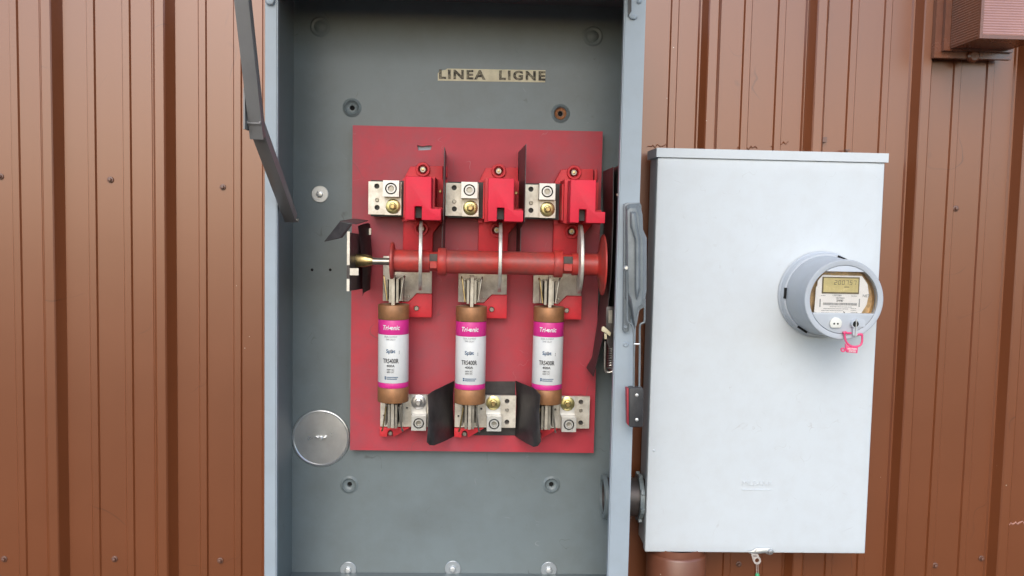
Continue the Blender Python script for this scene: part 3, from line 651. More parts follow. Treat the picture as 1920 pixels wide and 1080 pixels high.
# ------------------------------------------------------------------ black folded barrier behind the middle fuse
YL = PY-.0012; YW = -.185
bt = thing('folded_barrier', 'black folded fibre barrier with flared wings around the middle lower clip', 'barrier', (-.01, PY, 1.04))
L3 = lambda px, py, Y: at3(px, py, Y)
obj('barrier_back', sheet([L3(852, 716, YL), L3(965, 714, YL), L3(965, 817, YL), L3(852, 817, YL)][::-1], .0012) if False else prism([at(852, 715, YL), at(966, 715, YL), at(966, 816, YL), at(852, 816, YL)], YL-.0012, YL), 'fibre_black', bt)
wl = [L3(851.5, 714, YL), L3(812, 733, YW+.02), L3(802.5, 741, YW), L3(802.5, 829, YW), L3(808, 837, YW+.006), L3(851.5, 817, YL)]
wr = [L3(966.5, 714, YL), L3(1002, 728, YW+.02), L3(1012, 741, YW), L3(1012, 828, YW), L3(1006, 840, YW+.006), L3(966.5, 817, YL)]
for w_ in (wl, wr):
    # bend the wing a little so that it is not a dead flat card
    bm = nb(); n = 8; rows = []
    top = [w_[0], w_[1], w_[2]]; bot = [w_[5], w_[4], w_[3]]
    def pl(P_, t):
        return P_[0].lerp(P_[1], t/.82) if t < .82 else P_[1].lerp(P_[2], (t-.82)/.18)
    s = -1 if w_ is wl else 1
    for i in range(n+1):
        t = i/n; a, b = pl(top, t), pl(bot, t); col = []
        bow = Vector((-s*.003*math.sin(math.pi*t), 0, 0))
        for j in range(5): col.append(a.lerp(b, j/4)+bow+Vector((s*.002*math.sin(3*t+j), 0, 0)))
        rows.append(col)
    off = Vector((s*.0014, 0, 0)); F_ = [[bm.verts.new(p) for p in r] for r in rows]; B_ = [[bm.verts.new(p+off) for p in r] for r in rows]
    for i in range(n):
        for j in range(4):
            bm.faces.new((F_[i][j], F_[i+1][j], F_[i+1][j+1], F_[i][j+1])); bm.faces.new((B_[i][j], B_[i][j+1], B_[i+1][j+1], B_[i+1][j]))
        for j in (0, 4): bm.faces.new((F_[i][j], F_[i+1][j], B_[i+1][j], B_[i][j]))
    for j in range(4):
        for i in (0, n): bm.faces.new((F_[i][j], F_[i][j+1], B_[i][j+1], B_[i][j]))
    obj('barrier_wing', fixn(bm), 'fibre_black', bt, smooth=50)

# ------------------------------------------------------------------ left shaft bearing bracket with hood
br = thing('shaft_bracket', 'black folded steel bracket with hood at the left end of the shaft', 'bracket', (-.24, PY, 1.40))
def yz_sheet(name, pts, t, m, parent): return obj(name, sheet([L3(*p) for p in pts], t), m, parent)
yz_sheet('bracket_plate', [(656, 436, -.245), (690, 441, PY-.001), (690, 540, PY-.001), (656, 545.5, -.245)], .002, 'fibre_black', br)
zt = at(653, 434, -.247)[1]; zb = at(653, 546, -.247)[1]; xa, xb = at(650.5, 490, -.247)[0], at(655.6, 490, -.247)[0]
z1_, z2_ = at(653, 497, -.247)[1], at(653, 523, -.247)[1]
obj('bracket_lip', bx(xa, xb, -.248, -.2455, z1_, zt), 'tin', br, bev=.0005)
obj('bracket_lip', bx(xa, xb, -.248, -.2455, zb, z2_), 'tin', br, bev=.0005)
obj('bracket_notch', bx(xa-.0005, xb-.001, -.246, -.2435, z2_+.0006, z1_-.0006), 'dark_steel', br)
xc = at(672, 510, -.247)[0]
obj('bracket_tab', bx(xb+.0004, xc, -.2465, -.2440, at(660, 516, -.247)[1], at(660, 503, -.247)[1]), 'tin', br, bev=.0005)
hood = [L3(637, 415.5, -.225), L3(668, 421, -.245), L3(690, 414.5, -.12), L3(664, 411, -.12)]
obj('hood', sheet(hood, .0016), 'barrier_grey', br)
obj('hood_flap', sheet([L3(637, 415.5, -.225), L3(656.5, 420, -.240), L3(635.5, 446.5, -.245), L3(608, 452.5, -.235)], .0016), 'fibre_black', br)
yz_sheet('hood_flap_edge', [(657, 420, -.2402), (661, 421, -.236), (642, 446, -.240), (636, 447, -.2452)], .0008, 'barrier_grey', br)
# curved inner sheet
pts = [(671, 424, -.160), (681, 420, -.15), (690, 418, -.12), (694, 420, -.09)]; ptb = [(680, 556, -.160), (682, 549, -.15), (690, 545, -.12), (694, 543, -.09)]
bm = nb(); A = [bm.verts.new(L3(*p)) for p in pts]; mid = [bm.verts.new((L3(*p)*.5+L3(*q_)*.5)+Vector((.004, 0, 0))) for p, q_ in zip(pts, ptb)]; B = [bm.verts.new(L3(*p)) for p in ptb]
for a, b in ((A, mid), (mid, B)):
    for i in range(3): bm.faces.new((a[i], a[i+1], b[i+1], b[i]))
bmesh.ops.solidify(bm, geom=bm.faces[:], thickness=.0014)
obj('curved_guard', fixn(bm), 'barrier_grey', br)
obj('guard_clip', bx(*sorted((at(692, 430, -.12)[0], at(696, 430, -.12)[0])), -.122, -.112, at(694, 440, -.12)[1], at(694, 428, -.12)[1]), 'tin', br, bev=.0005)

# ------------------------------------------------------------------ right mechanism: side barrier, spring box
rb = thing('side_barrier', 'limp dark barrier sheet hanging at the right end of the shaft', 'barrier', (.262, PY, 1.14))
bm = nb(); rows = []
ctl = [((1131, 322, PY-.002), (1151, 313, -.20)), ((1133, 430, PY-.002), (1150, 420, -.22)), ((1130, 520, PY-.004), (1146, 525, -.22)), ((1122, 600, PY-.006), (1137, 610, -.20)), ((1111, 670, PY-.012), (1121, 676, -.17)), ((1100, 690, PY-.02), (1113, 706, -.16))]
for a, b in ctl: rows.append([bm.verts.new(L3(*a).lerp(L3(*b), t)) for t in (0, .35, .7, 1)])
for A, B in zip(rows, rows[1:]):
    for i in range(3): bm.faces.new((A[i], A[i+1], B[i+1], B[i]))
bmesh.ops.subdivide_edges(bm, edges=bm.edges[:], cuts=2, use_grid_fill=True, smooth=.8)
bmesh.ops.solidify(bm, geom=bm.faces[:], thickness=.0014)
obj('sheet', fixn(bm), 'fibre_black', rb, smooth=60)
mech = thing('spring_mechanism', 'dark spring mechanism on the right inside wall below the shaft', 'mechanism', (.28, -.15, 1.2))
mx0 = .2475; MYc = -.20
zA, zB = at(1150, 570, MYc)[1], at(1150, 700, MYc)[1]
obj('mechanism_housing', bx(.270, .2965, -.262, -.09, zB, 1.61), 'dark_steel', mech, bev=.002)
obj('toggle_plate', prism([at(a, b, -.235) for a, b in ((1137, 575), (1151, 575), (1151, 665), (1147, 668), (1138, 642), (1136, 600))], -.235, -.232), 'dark_steel', mech, bev=.0006)
obj('toggle_slot', pxprism([(1141, 582), (1148, 582), (1148, 606), (1141, 606)], -.2362, -.2352), 'steel', mech)
obj('nylon_lever', pxprism([(1129, 614), (1133, 612), (1146, 624), (1144, 631), (1135, 624), (1128, 621)], -.250, -.240), 'cream_plastic', mech, bev=.001)
obj('nylon_post', pxprism([(1133.5, 624), (1138, 627), (1138, 636), (1133.5, 636)], -.246, -.239), 'cream_plastic', mech, bev=.0006)
cz0, cz1 = at(1144, 692, -.24)[1], at(1144, 652, -.24)[1]; cxx = at(1145, 670, -.24)[0]
obj('coil_spring', tube([(cxx+.005*math.cos(a*.7), -.24+.005*math.sin(a*.7), cz0+(cz1-cz0)*a/80) for a in range(81)], .0011, 6), 'steel', mech)
obj('spring_frame', tube(curve([L3(1135, 640, -.245), L3(1134.5, 670, -.245), L3(1134.5, 692, -.245), L3(1138, 698, -.245), L3(1147, 697, -.245), L3(1150, 692, -.245)], 4), .002, 8), 'steel', mech)
for a, b in ((1158, 365), (1156, 525)): mk_screw(L3(a, b, -.263), .003, 'steel', mech, 'rivet')

# ------------------------------------------------------------------ operating handle on the right flange
hd = thing('operating_handle', 'grey cast switch handle with wire bail and black grip on the right flange', 'handle', (.285, YF, 1.08))
Y0 = YF-.0005
obj('mounting_plate', pxprism([(1170, 383), (1176, 380), (1200, 380), (1203, 386), (1203, 560), (1180, 600), (1178, 622), (1171, 624), (1168.5, 619)], Y0-.010, Y0), 'handle_grey', hd, bev=.0015)
def tier(name, pix, Ya, pixb, Yb, bev=.0015):
    return obj(name, loop_prism(nb(), [L3(a, b, Yb) for a, b in pixb], [L3(a, b, Ya) for a, b in pix]), 'handle_grey', hd, bev=bev, seg=3)
body = [(1172, 386), (1180, 382), (1198, 382), (1203, 394), (1205, 402), (1206, 430), (1213, 446), (1212.5, 545), (1208, 576), (1199, 582), (1194, 610), (1190, 619), (1187, 612), (1182, 580), (1178, 570), (1172, 560)]
cen = (1192, 500)
bodyf = [(1176, 394), (1182, 389), (1193, 389), (1196, 398), (1199, 410), (1200, 434), (1206, 450), (1206, 544), (1203, 570), (1197, 576), (1192, 600), (1190.5, 607), (1189, 601), (1186, 574), (1184, 562), (1178, 548)]
tier('cast_body', body, Y0-.0105, bodyf, Y0-.034)
ridge = [(1181, 396), (1193, 396), (1196, 424), (1201, 447), (1201, 540), (1194, 566), (1190, 545), (1190, 447), (1181, 424)]
ridgf = [(1184, 400), (1191, 400), (1193, 426), (1198, 450), (1198, 536), (1194, 554), (1192.5, 536), (1192.5, 450), (1184, 422)]
tier('raised_ridge', ridge, Y0-.0345, ridgf, Y0-.046, bev=.002)
obj('pivot_screw', lathe([(0, .005), (.003, .0048), (.005, .003), (.005, 0)], L3(1173.5, 502, Y0-.030), (0, -1, 0), 20), 'zinc', hd)
mk_screw(L3(1173, 646, YF), .005, 'cabinet_lit', hd)
mk_screw(L3(1173, 613, Y0-.010), .003, 'cabinet_lit', hd)
YW2 = Y0-.030
wpts = [[(1175.5, 500), (1176, 560), (1176.5, 600), (1181, 606), (1186, 611), (1188, 622), (1188.5, 660), (1188, 730)], [(1209, 560), (1208.5, 600), (1206, 605), (1201, 608), (1199.5, 618), (1199.5, 660), (1198.5, 730)]]
for ps in wpts: obj('bail_wire', tube(curve([L3(a, b, YW2) for a, b in ps], 4), .0019, 10), 'handle_grey', hd)
obj('cross_pin', cyl(L3(1188.5, 645, YW2-.002), L3(1199.5, 645, YW2-.002), .0014, n=10), 'zinc', hd)
grip = obj('grip', pxprism([(1179.5, 729), (1184, 727.5), (1205, 727.5), (1207, 730), (1206, 798), (1203, 801), (1181, 801), (1179.5, 798)], YW2-.014, YW2+.010), 'grip_black', hd, bev=.0025, seg=3)
obj('grip_lining', pxprism([(1175.3, 728.5), (1179.2, 728), (1179.2, 799), (1176.5, 796)], YW2-.009, YW2+.012), 'grip_red', hd, bev=.0008)
for py in (741, 787): obj('rivet', lathe([(0, .0034), (.0012, .003), (.0018, .0015), (.0018, 0)], L3(1194, py, YW2-.0139), (0, -1, 0), 18), 'aluminium', grip)

# ------------------------------------------------------------------ conduit nipple between the boxes
NYc = -.075; nz_ = at(1136, 931, NYc)[1]
nip = thing('conduit_nipple', 'grey conduit nipple with bushing joining cabinet and meter box', 'conduit', (.33, NYc, nz_-.05))
obj('nipple', lathe([(.280, .036), (.280, .041), (.372, .041), (.372, .036)], (0, NYc, nz_), (1, 0, 0), 48, closed=True), 'dark_steel', nip)
obj('bushing', lathe([(.2755, .0370), (.2755, .0450), (.2770, .0470), (.2835, .0475), (.2840, .0440), (.2840, .0370)], (0, NYc, nz_), (1, 0, 0), 56, closed=True), 'cabinet', nip, smooth=25)
obj('nipple_bore', lathe([(.288, 0), (.288, .0368)], (0, NYc, nz_), (1, 0, 0), 40), 'dark_steel', nip)
for xa in (.3035, .3505):
    lk = obj('locknut', lathe([(xa, .0415), (xa, .0490), (xa+.009, .0490), (xa+.009, .0415)], (0, NYc, nz_), (1, 0, 0), 48, closed=True), 'cabinet', nip, smooth=25)
    for k in range(8):
        a = k*math.pi/4+.3; bm = bx(xa+.0005, xa+.0085, -.006, .006, .0480, .0545); bmesh.ops.rotate(bm, verts=bm.verts, cent=(0, 0, 0), matrix=Matrix.Rotation(a, 3, 'X'))
        bmesh.ops.translate(bm, verts=bm.verts, vec=(0, NYc, nz_)); obj('lug_tooth', bm, 'cabinet', lk, bev=.0008)

# ------------------------------------------------------------------ meter box
MX0, MX1, MZ0, MZ1, MY = .3615, .8325, .809, 1.653, -.13
mb = thing('meter_box', 'pale grey steel meter box to the right of the open cabinet', 'meter box', ((MX0+MX1)/2, 0, MZ0))
obj('case', bx(MX0+.004, MX1-.004, MY+.004, -.0305, MZ0+.003, MZ1-.004), 'box_paint', mb, bev=.002)
LZ = MZ1-.0185
# cover sheet slightly crowned so that the light rolls over it
bm = nb(); nx, nz2 = 24, 40; G = []
for i in range(nx+1):
    r_ = []
    for j in range(nz2+1):
        u, v = i/nx, j/nz2; cr = .0007*math.sin(math.pi*u)*math.sin(math.pi*v)+.0004*math.sin(9*u+2)*math.sin(7*v)
        edge = min(u, 1-u, v, 1-v)
        r_.append(bm.verts.new((MX0+(MX1-MX0)*u, MY-cr, MZ0+(LZ-.0012-MZ0)*v)))
    G.append(r_)
for i in range(nx):
    for j in range(nz2): bm.faces.new((G[i][j], G[i+1][j], G[i+1][j+1], G[i][j+1]))
ed = [e for e in bm.edges if len(e.link_faces) == 1]
ex = bmesh.ops.extrude_edge_only(bm, edges=ed); vs = [v for v in ex['geom'] if isinstance(v, bmesh.types.BMVert)]
bmesh.ops.translate(bm, verts=vs, vec=(0, .020, 0)); fixn(bm)
es = [e for e in bm.edges if len(e.link_faces) == 2 and e.calc_face_angle(0) > R(60)]
bmesh.ops.bevel(bm, geom=es, offset=.0022, segments=3, profile=.5, affect='EDGES')
obj('cover', bm, 'box_paint', mb, smooth=50)
obj('top_cap', bx(MX0-.0035, MX1+.0055, MY-.004, -.031, LZ, MZ1), 'box_paint', mb, bev=.002)
q = at(1420, 907, MY-.002)
text('MILBANK', .0150, q[0], q[1], MY-.0006, 'box_paint', mb, sx=1.05, ext=.0011, name='embossed_lettering')
q = at(1419, 919, MY-.002)
bm = bx(q[0]-.031, q[0]+.031, MY-.0016, MY-.0002, q[1]-.0009, q[1]+.0009); obj('embossed_line', bm, 'box_paint', mb, bev=.0003)
q = at(1226, 845, MY); obj('cover_rivet', lathe([(0, .0032), (.001, .002), (.0012, 0)], (q[0], MY-.0004, q[1]), (0, -1, 0), 16), 'box_paint', mb)
# latch on the bottom edge
hp = thing('cover_latch', 'steel latch on the bottom edge of the meter box cover', 'latch', at3(1425, 1036, MY-.004))
obj('latch_plate', pxprism([(1400, 1034.5), (1409, 1034), (1419, 1028), (1443, 1028), (1448, 1029), (1451, 1034), (1449, 1039), (1444, 1041), (1438, 1039), (1435, 1037), (1425, 1038), (1406, 1038)], MY-.0065, MY-.0045), 'zinc', hp, bev=.0005)
obj('latch_rib', pxprism([(1414.5, 1034), (1421, 1027.5), (1422, 1028.5), (1416, 1034.5)], MY-.0085, MY-.0068), 'zinc', hp, bev=.0003)
obj('latch_rivet', lathe([(0, .0056), (.0015, .0053), (.0035, .0035), (.0042, 0)], L3(1444, 1034, MY-.0066), (0, -1, 0), 22), 'zinc', hp)
# hanging seal tag
tg = thing('seal_tag', 'small metal tag and wire with green seal hanging under the meter box', 'seal', at3(1418, 1060, MY-.006))
op = [(1408.5, 1038.5), (1421.5, 1039), (1423, 1043), (1426.5, 1048), (1427, 1053), (1424, 1057.5), (1419.5, 1058.5), (1415, 1057), (1412, 1052)]
hx_, hz_ = at(1419.3, 1050.3, MY-.006); sl_ = [at(a, b, MY-.006) for a, b in ((1411.5, 1041.2), (1419, 1041.4), (1418.6, 1043.2), (1412.2, 1043))]
obj('tag', holed([at(a, b, MY-.0075) for a, b in op], [circ(hx_, hz_, .0045, 16), sl_], MY-.0075, MY-.0055), 'tag_metal', tg, smooth=0)
for s in (0, 3.5): obj('seal_wire', tube([L3(1417.8+s, 1056, MY-.0082), L3(1418+s*.95, 1065, MY-.0082), L3(1418.6+s*.8, 1076, MY-.0075)], .0006, 6), 'tag_metal', tg)
obj('seal_body', lathe([(0, 0), (0, .0035), (.003, .0045), (.010, .0042), (.012, 0)], L3(1420, 1075, MY-.0078), (0, 0, -1), 12), 'seal_green', tg)

# ------------------------------------------------------------------ electric meter
KX, KZ = .7110, 1.3595; KF = -.253
em = thing('electric_meter', 'round grey electric meter with digital display on the meter box', 'electric meter', (KX, MY, KZ-.09))
def mring(name, prof, m, parent=em, n=72, sm=40): return obj(name, lathe(prof, (KX, 0, KZ), (0, 1, 0), n), m, parent, smooth=sm)
mring('socket_ring', [(MY-.0022, .0905), (MY-.005, .0895), (MY-.007, .0870), (MY-.0225, .0862), (MY-.0245, .0850), (MY-.0245, .0780)], 'meter_light')
for a in (1.17, 3.10, 4.15):
    d = Vector((math.cos(a), 0, math.sin(a))); bm = bx(-.011, .011, -.004, .004, -.002, .002)
    bmesh.ops.rotate(bm, verts=bm.verts, cent=(0, 0, 0), matrix=Matrix.Rotation(-(a-math.pi/2), 3, 'Y')); bmesh.ops.translate(bm, verts=bm.verts, vec=Vector((KX, MY-.0245, KZ))+d*.0835)
    obj('ring_slot', bm, 'hole', em)
mring('housing', [(MY-.0250, .0818), (MY-.030, .0815), (KF+.028, .0770), (KF+.0245, .0767), (KF+.0235, .0783), (KF+.003, .0783), (KF+.0008, .0776), (KF, .0764), (KF, .0700), (KF+.0008, .0672), (KF+.012, .0659)], 'meter_grey', sm=22)
# chin and brow of the front, leaving the window opening
def chord(r, z): return math.sqrt(max(0, r*r-z*z))
rw = .0662
zt_, zb_ = .0430+.022, -.0262
def seg_pts(z0, top):
    pts = []; a0 = math.asin(max(-1, min(1, z0/rw)))
    A = (a0, math.pi-a0) if top else (math.pi-a0, 2*math.pi+a0)
    for k in range(33): a = A[0]+(A[1]-A[0])*k/32; pts.append((KX+rw*math.cos(a), KZ+rw*math.sin(a)))
    return pts
chin = obj('chin', prism(seg_pts(-.0265, False), KF+.0005, KF+.014), 'meter_light', em, bev=.0006)
brow = obj('brow', prism(seg_pts(.0545, True), KF+.0005, KF+.014), 'meter_light', em, bev=.0006)
obj('inner_backing', lathe([(KF+.024, 0), (KF+.024, .0652), (KF+.0125, .0655)], (KX, 0, KZ), (0, 1, 0), 48), 'meter_inside', em)
NY = KF+.010
npp = [(-.0530, -.0262), (.0385, -.0262), (.0480, -.010), (.0515, .010), (.0480, .030), (.0365, .0455), (-.0400, .0455), (-.0490, .0350), (-.0490, .0255), (-.0515, .0225)]
npl = obj('nameplate', prism([(KX+a*1.02, KZ+b*1.02) for a, b in npp], NY, NY+.001), 'nameplate', em)
K = lambda px, py: at(px, py, NY)
a0, b0 = K(1540.5, 550); a1, b1 = K(1611.5, 520)
lc = obj('display_frame', bx(a0, a1, NY-.0016, NY-.0003, b0, b1), 'lcd_edge', em, bev=.0008)
obj('display', bx(a0+.0024, a1-.0024, NY-.0022, NY-.0018, b0+.0030, b1-.0024), 'lcd', lc)
# seven-segment digits
SEG = {'2': 'abged', '0': 'abcdef', '7': 'abc', '5': 'afgcd', '1': 'bc'}
def digit(ch, x, z, wd, h):
    t = wd*.22; bm = nb()
    R_ = {'a': (0, wd, h-t, h), 'g': (0, wd, h/2-t/2, h/2+t/2), 'd': (0, wd, 0, t), 'f': (0, t, h/2, h), 'b': (wd-t, wd, h/2, h), 'e': (0, t, 0, h/2), 'c': (wd-t, wd, 0, h/2)}
    for s in SEG[ch]:
        u0, u1, v0, v1 = R_[s]; sh_ = .12
        v = [bm.verts.new((x+a+b*sh_, NY-.0026, z+b)) for a, b in ((u0+.0002, v0+.0002), (u1-.0002, v0+.0002), (u1-.0002, v1-.0002), (u0+.0002, v1-.0002))]; bm.faces.new(v)
    return obj('display_digit', bm, 'ink', lc)
dx0, dz0 = K(1563, 533.5); dx1, _ = K(1606, 533.5)
for i, ch in enumerate('200757'): digit(ch, dx0+(dx1-dx0)*i/6, dz0, .0052, .0088)
obj('display_mark', bx(K(1582, 539)[0], K(1591, 539)[0], NY-.0025, NY-.0023, K(1586, 538)[1]-.0008, K(1586, 538)[1]+.0006), 'lcd_edge', lc)
def mt_(body, size, px, py, m='ink_grey', **k): x, z = K(px, py); return text(body, size, x, z, NY-.0005, m, npl, **k)
mt_('13977084', .0048, 1569, 554, sx=.95); mt_('VECTREN', .0042, 1575, 559, sx=.95); mt_('279787', .0056, 1574.5, 564, 'ink', sx=.8); mt_('NET', .0082, 1624, 555, 'ink_grey', sx=.95)
xb0, zb0 = K(1543, 569.5); xb1, _ = K(1606, 569.5); bm = nb(); x = xb0
rr = random.Random(4)
while x < xb1:
    wv = rr.choice((.0004, .0006, .0009)); box(bm, x, x+wv, NY-.0006, NY-.0003, zb0-.0024, zb0+.0024); x += wv+rr.choice((.0004, .0006, .0008))
obj('barcode', bm, 'ink_grey', npl)
for px_ in (1537.5, 1611): x, z = K(px_, 568); obj('side_bar', bx(x-.0010, x+.0010, NY-.0006, NY-.0003, z-.0080, z+.0080), 'ink_grey', npl)
for py_, a, b in ((511, 1542, 1567), (515, 1542, 1558), (554, 1540, 1548), (555, 1596, 1607), (575, 1556, 1597), (578.5, 1544, 1590), (578.5, 1595, 1605), (582, 1540, 1580), (582, 1595, 1605), (586, 1540, 1572), (586, 1595, 1607)):
    x0_, z_ = K(a, py_); x1_, _ = K(b, py_); bm = nb(); x = x0_
    while x < x1_:
        wv = rr.uniform(.001, .0028); box(bm, x, min(x+wv, x1_), NY-.0006, NY-.0003, z_-.0006, z_+.0006); x += wv+rr.uniform(.0005, .0012)
    obj('fine_print', bm, 'ink_grey', npl)
x, z = K(1583, 585); obj('printed_arrow', prism([(x-.002, z+.002), (x+.003, z-.003), (x-.001, z-.003)], NY-.0008, NY-.0003), 'ink', npl)
wpts_ = [(KX+.0655*math.cos(a), KZ+.0655*math.sin(a)) for a in [math.asin(-.0262/.0655)+(math.pi-2*math.asin(-.0262/.0655))*k/40 for k in range(41)]]
wpts_ = [(x, z) for x, z in wpts_ if z < KZ+.0544]
obj('window', prism(wpts_, KF+.0040, KF+.0055), 'clear_cover', em)
# optical port and lock
q = at3(1566, 606, KF)
pp = [(q.x+.0118*math.cos(a), q.z+.0118*math.sin(a)) for a in [R(-48)+R(276)*k/28 for k in range(29)]]
pt = obj('optical_port', prism(pp, KF-.004, KF+.0003), 'port_white', em, bev=.0008)
for s in (-1, 1): obj('port_hole', lathe([(0, 0), (0, .0019)], (q.x+s*.0036, KF-.0042, q.z-.0006), (0, -1, 0), 14), 'hole', pt)
q = at3(1602, 607, KF)
lk = obj('lock_barrel', lathe([(0, .0090), (.0060, .0088), (.0075, .0078), (.0075, .0062), (.0060, .0060), (.0060, 0)], (q.x, KF+.0003, q.z), (0, -1, 0), 28), 'meter_light', em)
obj('lock_core', lathe([(0, .0058), (.0006, .0056), (.0006, 0)], (q.x, KF-.0059, q.z), (0, -1, 0), 24), 'hole', lk)
obj('lock_blade', bx(q.x-.0008, q.x+.0008, KF-.0100, KF-.0066, q.z-.024, q.z+.010), 'aluminium', lk, bev=.0003)
obj('lock_stem', bx(q.x-.0045, q.x+.0045, KF-.0062, KF-.0005, q.z-.0225, q.z-.0082), 'meter_light', lk, bev=.0010)
q = at(1614, 606, KF); obj('chin_panel', bx(q[0]-.009, q[0]+.009, KF-.0004, KF+.0003, q[1]-.0072, q[1]+.0072), 'meter_light', em, bev=.0002)
# pink seal
SY = KF-.0045
sl2 = thing('padlock_seal', 'bright pink plastic padlock seal hanging from the electric meter', 'seal', at3(1598, 650, SY))
obj('seal_loop', tube(curve([L3(a, b, SY+c_) for a, b, c_ in ((1596, 624.5, .002), (1589, 624.5, 0), (1584, 623, 0), (1584.5, 634, 0), (1588, 643, 0), (1595, 648.5, 0), (1604, 650, 0), (1612, 648, 0), (1616, 642, 0), (1616.5, 632, 0), (1616, 627, 0), (1611, 627, 0), (1606, 628, .002))], 5), .0021, 8), 'seal_pink', sl2)
for a, b in ((1583.5, 624), (1616, 627.5)): obj('loop_corner', pxprism([(a-2.2, b-2.2), (a+2.2, b-2.2), (a+2.2, b+2.6), (a-2.2, b+2.6)], SY-.003, SY+.003), 'seal_pink', sl2, bev=.0008)
tb = obj('seal_body', pxprism([(1585.5, 644), (1590, 649), (1597, 651.5), (1609, 652), (1608, 662.5), (1588, 661), (1585.5, 655)], SY-.0025, SY+.0025), 'seal_pink', sl2, bev=.0008)
q = at(1597.5, 654.6, SY-.003); text('VECTREN', .0052, q[0], q[1], SY-.0030, 'ink_white', tb, sx=.82, bold=.0001, rot=-.03)
q = at(1598, 659, SY-.003)
text('3597363', .0052, q[0], q[1], SY-.0030, 'ink_white', tb, sx=.80, bold=.0001, rot=-.03)
q = at(1580.5, 656, SY)
obj('seal_eye', lathe([(-.0018, .0022), (-.0022, .0033), (-.0018, .0044), (.0018, .0044), (.0018, .0022)], (q[0], SY, q[1]), (0, 1, 0), 24, closed=True), 'seal_pink', sl2)
obj('seal_neck', pxprism([(1583.8, 654.5), (1586.5, 654.5), (1586.5, 657.5), (1583.8, 657.5)], SY-.0012, SY+.0012), 'seal_pink', sl2)

# ------------------------------------------------------------------ conduit under the meter box
QY = -.082
qx0, _ = at(1212, 1060, QY); qx1, _ = at(1322, 1060, QY); qc = (qx0+qx1)/2; qr = (qx1-qx0)/2
pz = at(1266, 1052, QY-qr)[1]
cp = thing('conduit_pipe', 'brown painted conduit pipe dropping from under the meter box', 'pipe', (qc, QY, 0))
obj('pipe', lathe([(.0, qr-.005), (pz-.003, qr-.005)], (qc, QY, 0), (0, 0, 1), 48), 'pipe_paint', cp)
obj('coupling', lathe([(pz-.10, qr-.004), (pz-.098, qr), (pz-.004, qr), (pz, qr-.002), (pz+.001, qr-.0045)], (qc, QY, 0), (0, 0, 1), 48), 'pipe_paint', cp, smooth=50)
obj('threaded_end', lathe([(pz+.0012, qr-.0045), (MZ0+.0026, qr-.0045)], (qc, QY, 0), (0, 0, 1), 48), 'pipe_paint', cp)

# ------------------------------------------------------------------ wall light at the top right corner
wlgt = thing('wall_light', 'brown painted wall light with ribbed lens above the meter box', 'wall light', at3(1830, 110, -.03))
B0 = at(1748, 109, -.036); B1 = at(1893, 112, -.036); bh = .30
obj('back_plate', bx(B0[0], B1[0], -.044, -.0295, B0[1], B0[1]+bh), 'lamp_paint', wlgt, bev=.003)
I0 = at(1768, 95, -.052); I1 = at(1898, 101, -.052)
obj('inner_plate', bx(I0[0], I1[0], -.055, -.0445, I0[1], I0[1]+bh-.03), 'lamp_paint', wlgt, bev=.0025)
obj('clip_knob', lathe([(0, .013), (.006, .013), (.009, .009), (.009, 0)], (at(1824, 106, -.045)[0], -.044, at(1824, 106, -.045)[1]), (0, -1, 0), 24), 'lamp_paint', wlgt)
J0 = at(1781, 91, -.056); J1x = I1[0]-.010; LYF = -.172; jh = .25
jz = J0[1]-.001
tap = .004
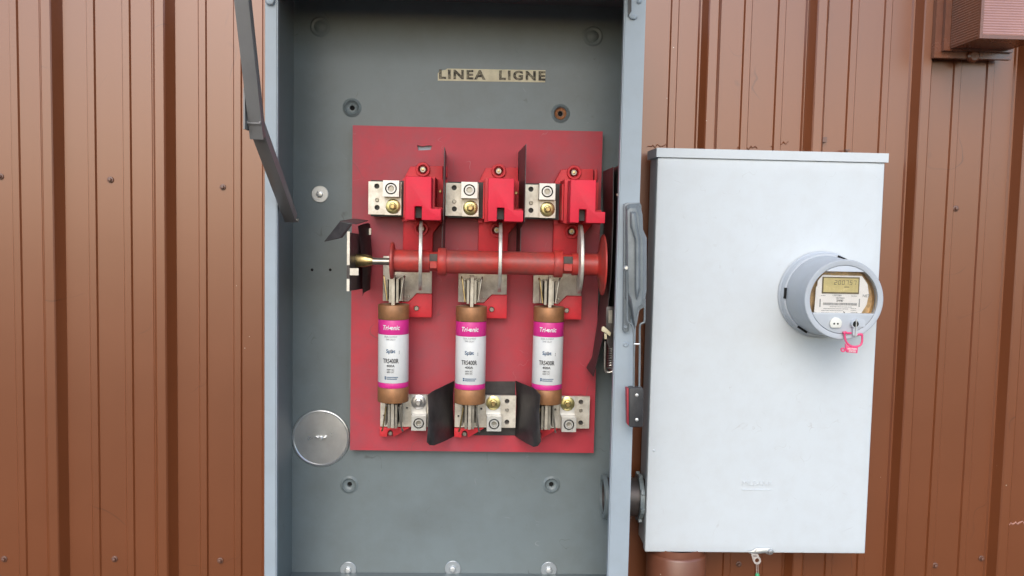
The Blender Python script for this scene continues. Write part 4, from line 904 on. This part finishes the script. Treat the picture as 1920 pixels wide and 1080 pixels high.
# prismatic diffuser: ribbed left side, ribbed front, plain bottom
n = 46
bm = nb()
def ribs_side(xb_, xf_, name, mtl):
    bm = nb(); A = []; 
    for k in range(2*n+1):
        z = jz+.004+(jh-.008)*k/(2*n); o_ = .0005*(k % 2)
        A.append((bm.verts.new((xb_-o_, -.056, z)), bm.verts.new((xf_-o_, LYF+.003, z))))
    for a, b in zip(A, A[1:]): bm.faces.new((a[0], a[1], b[1], b[0]))
    return obj(name, fixn(bm), mtl, wlgt, smooth=0)
obj('diffuser_body', bx(J0[0]+.001, J1x-.001, LYF+.003, -.0555, jz+.001, jz+jh), 'lamp_paint', wlgt, bev=.001)
ribs_side(J0[0]+.0005, J0[0]+.0005, 'ribbed_side', 'lamp_paint')
bm = nb(); A = []
for k in range(2*n+1):
    z = jz+.008+(jh-.016)*k/(2*n); o_ = .0004*(k % 2)
    A.append((bm.verts.new((J0[0]+.006, LYF+.002-o_, z)), bm.verts.new((J1x-.006, LYF+.002-o_, z))))
for a, b in zip(A, A[1:]): bm.faces.new((a[0], a[1], b[1], b[0]))
obj('ribbed_lens', fixn(bm), 'lens', wlgt, smooth=0)
for nm, a in (('lens_rim', (J0[0]-.0005, J0[0]+.0055, LYF-.001, LYF+.006, jz, jz+jh)), ('lens_rim', (J0[0]+.0058, J1x, LYF-.001, LYF+.006, jz, jz+.0075)), ('lens_rim', (J1x-.0055, J1x+.0005, LYF-.001, LYF+.006, jz+.0078, jz+jh))):
    obj(nm, bx(*a), 'lamp_paint', wlgt, bev=.0012)

# ------------------------------------------------------------------ cable down the rib above the meter box
cw = thing('wall_cable', 'thin painted cable running down the siding onto the meter box', 'cable', at3(1541, 280, -.004))
cpts = [(1556, -40), (1553, 10), (1551.5, 40), (1546, 75), (1543, 120), (1541.5, 180), (1540.5, 230), (1537, 258), (1536.5, 275), (1539, 290)]
obj('cable', tube(curve([L3(a, b, -.0042) for a, b in cpts], 5), .0028, 8), 'siding_screw', cw)
obj('cable_clip', bx(*sorted((at(1541, 262, -.004)[0], at(1549, 262, -.004)[0])), -.010, -.0008, at(1545, 267, -.004)[1], at(1545, 257, -.004)[1]), 'siding_screw', cw, bev=.0015)
stn = thing('cover_thumbscrew', 'small brown screw standing behind the meter box top edge', 'screw', at3(1588, 286, -.02))
obj('screw_head', bx(*sorted((at(1584, 280, -.02)[0], at(1592.5, 280, -.02)[0])), -.026, -.014, at(1588, 283, -.02)[1], at(1588, 279.5, -.02)[1]), 'siding_screw', stn, bev=.001)
obj('screw_shank', cyl((at(1588, 283, -.02)[0], -.020, at(1588, 283, -.02)[1]-.0004), (at(1588, 283, -.02)[0], -.020, MZ1-.001), .0022, n=12), 'siding_screw', stn)
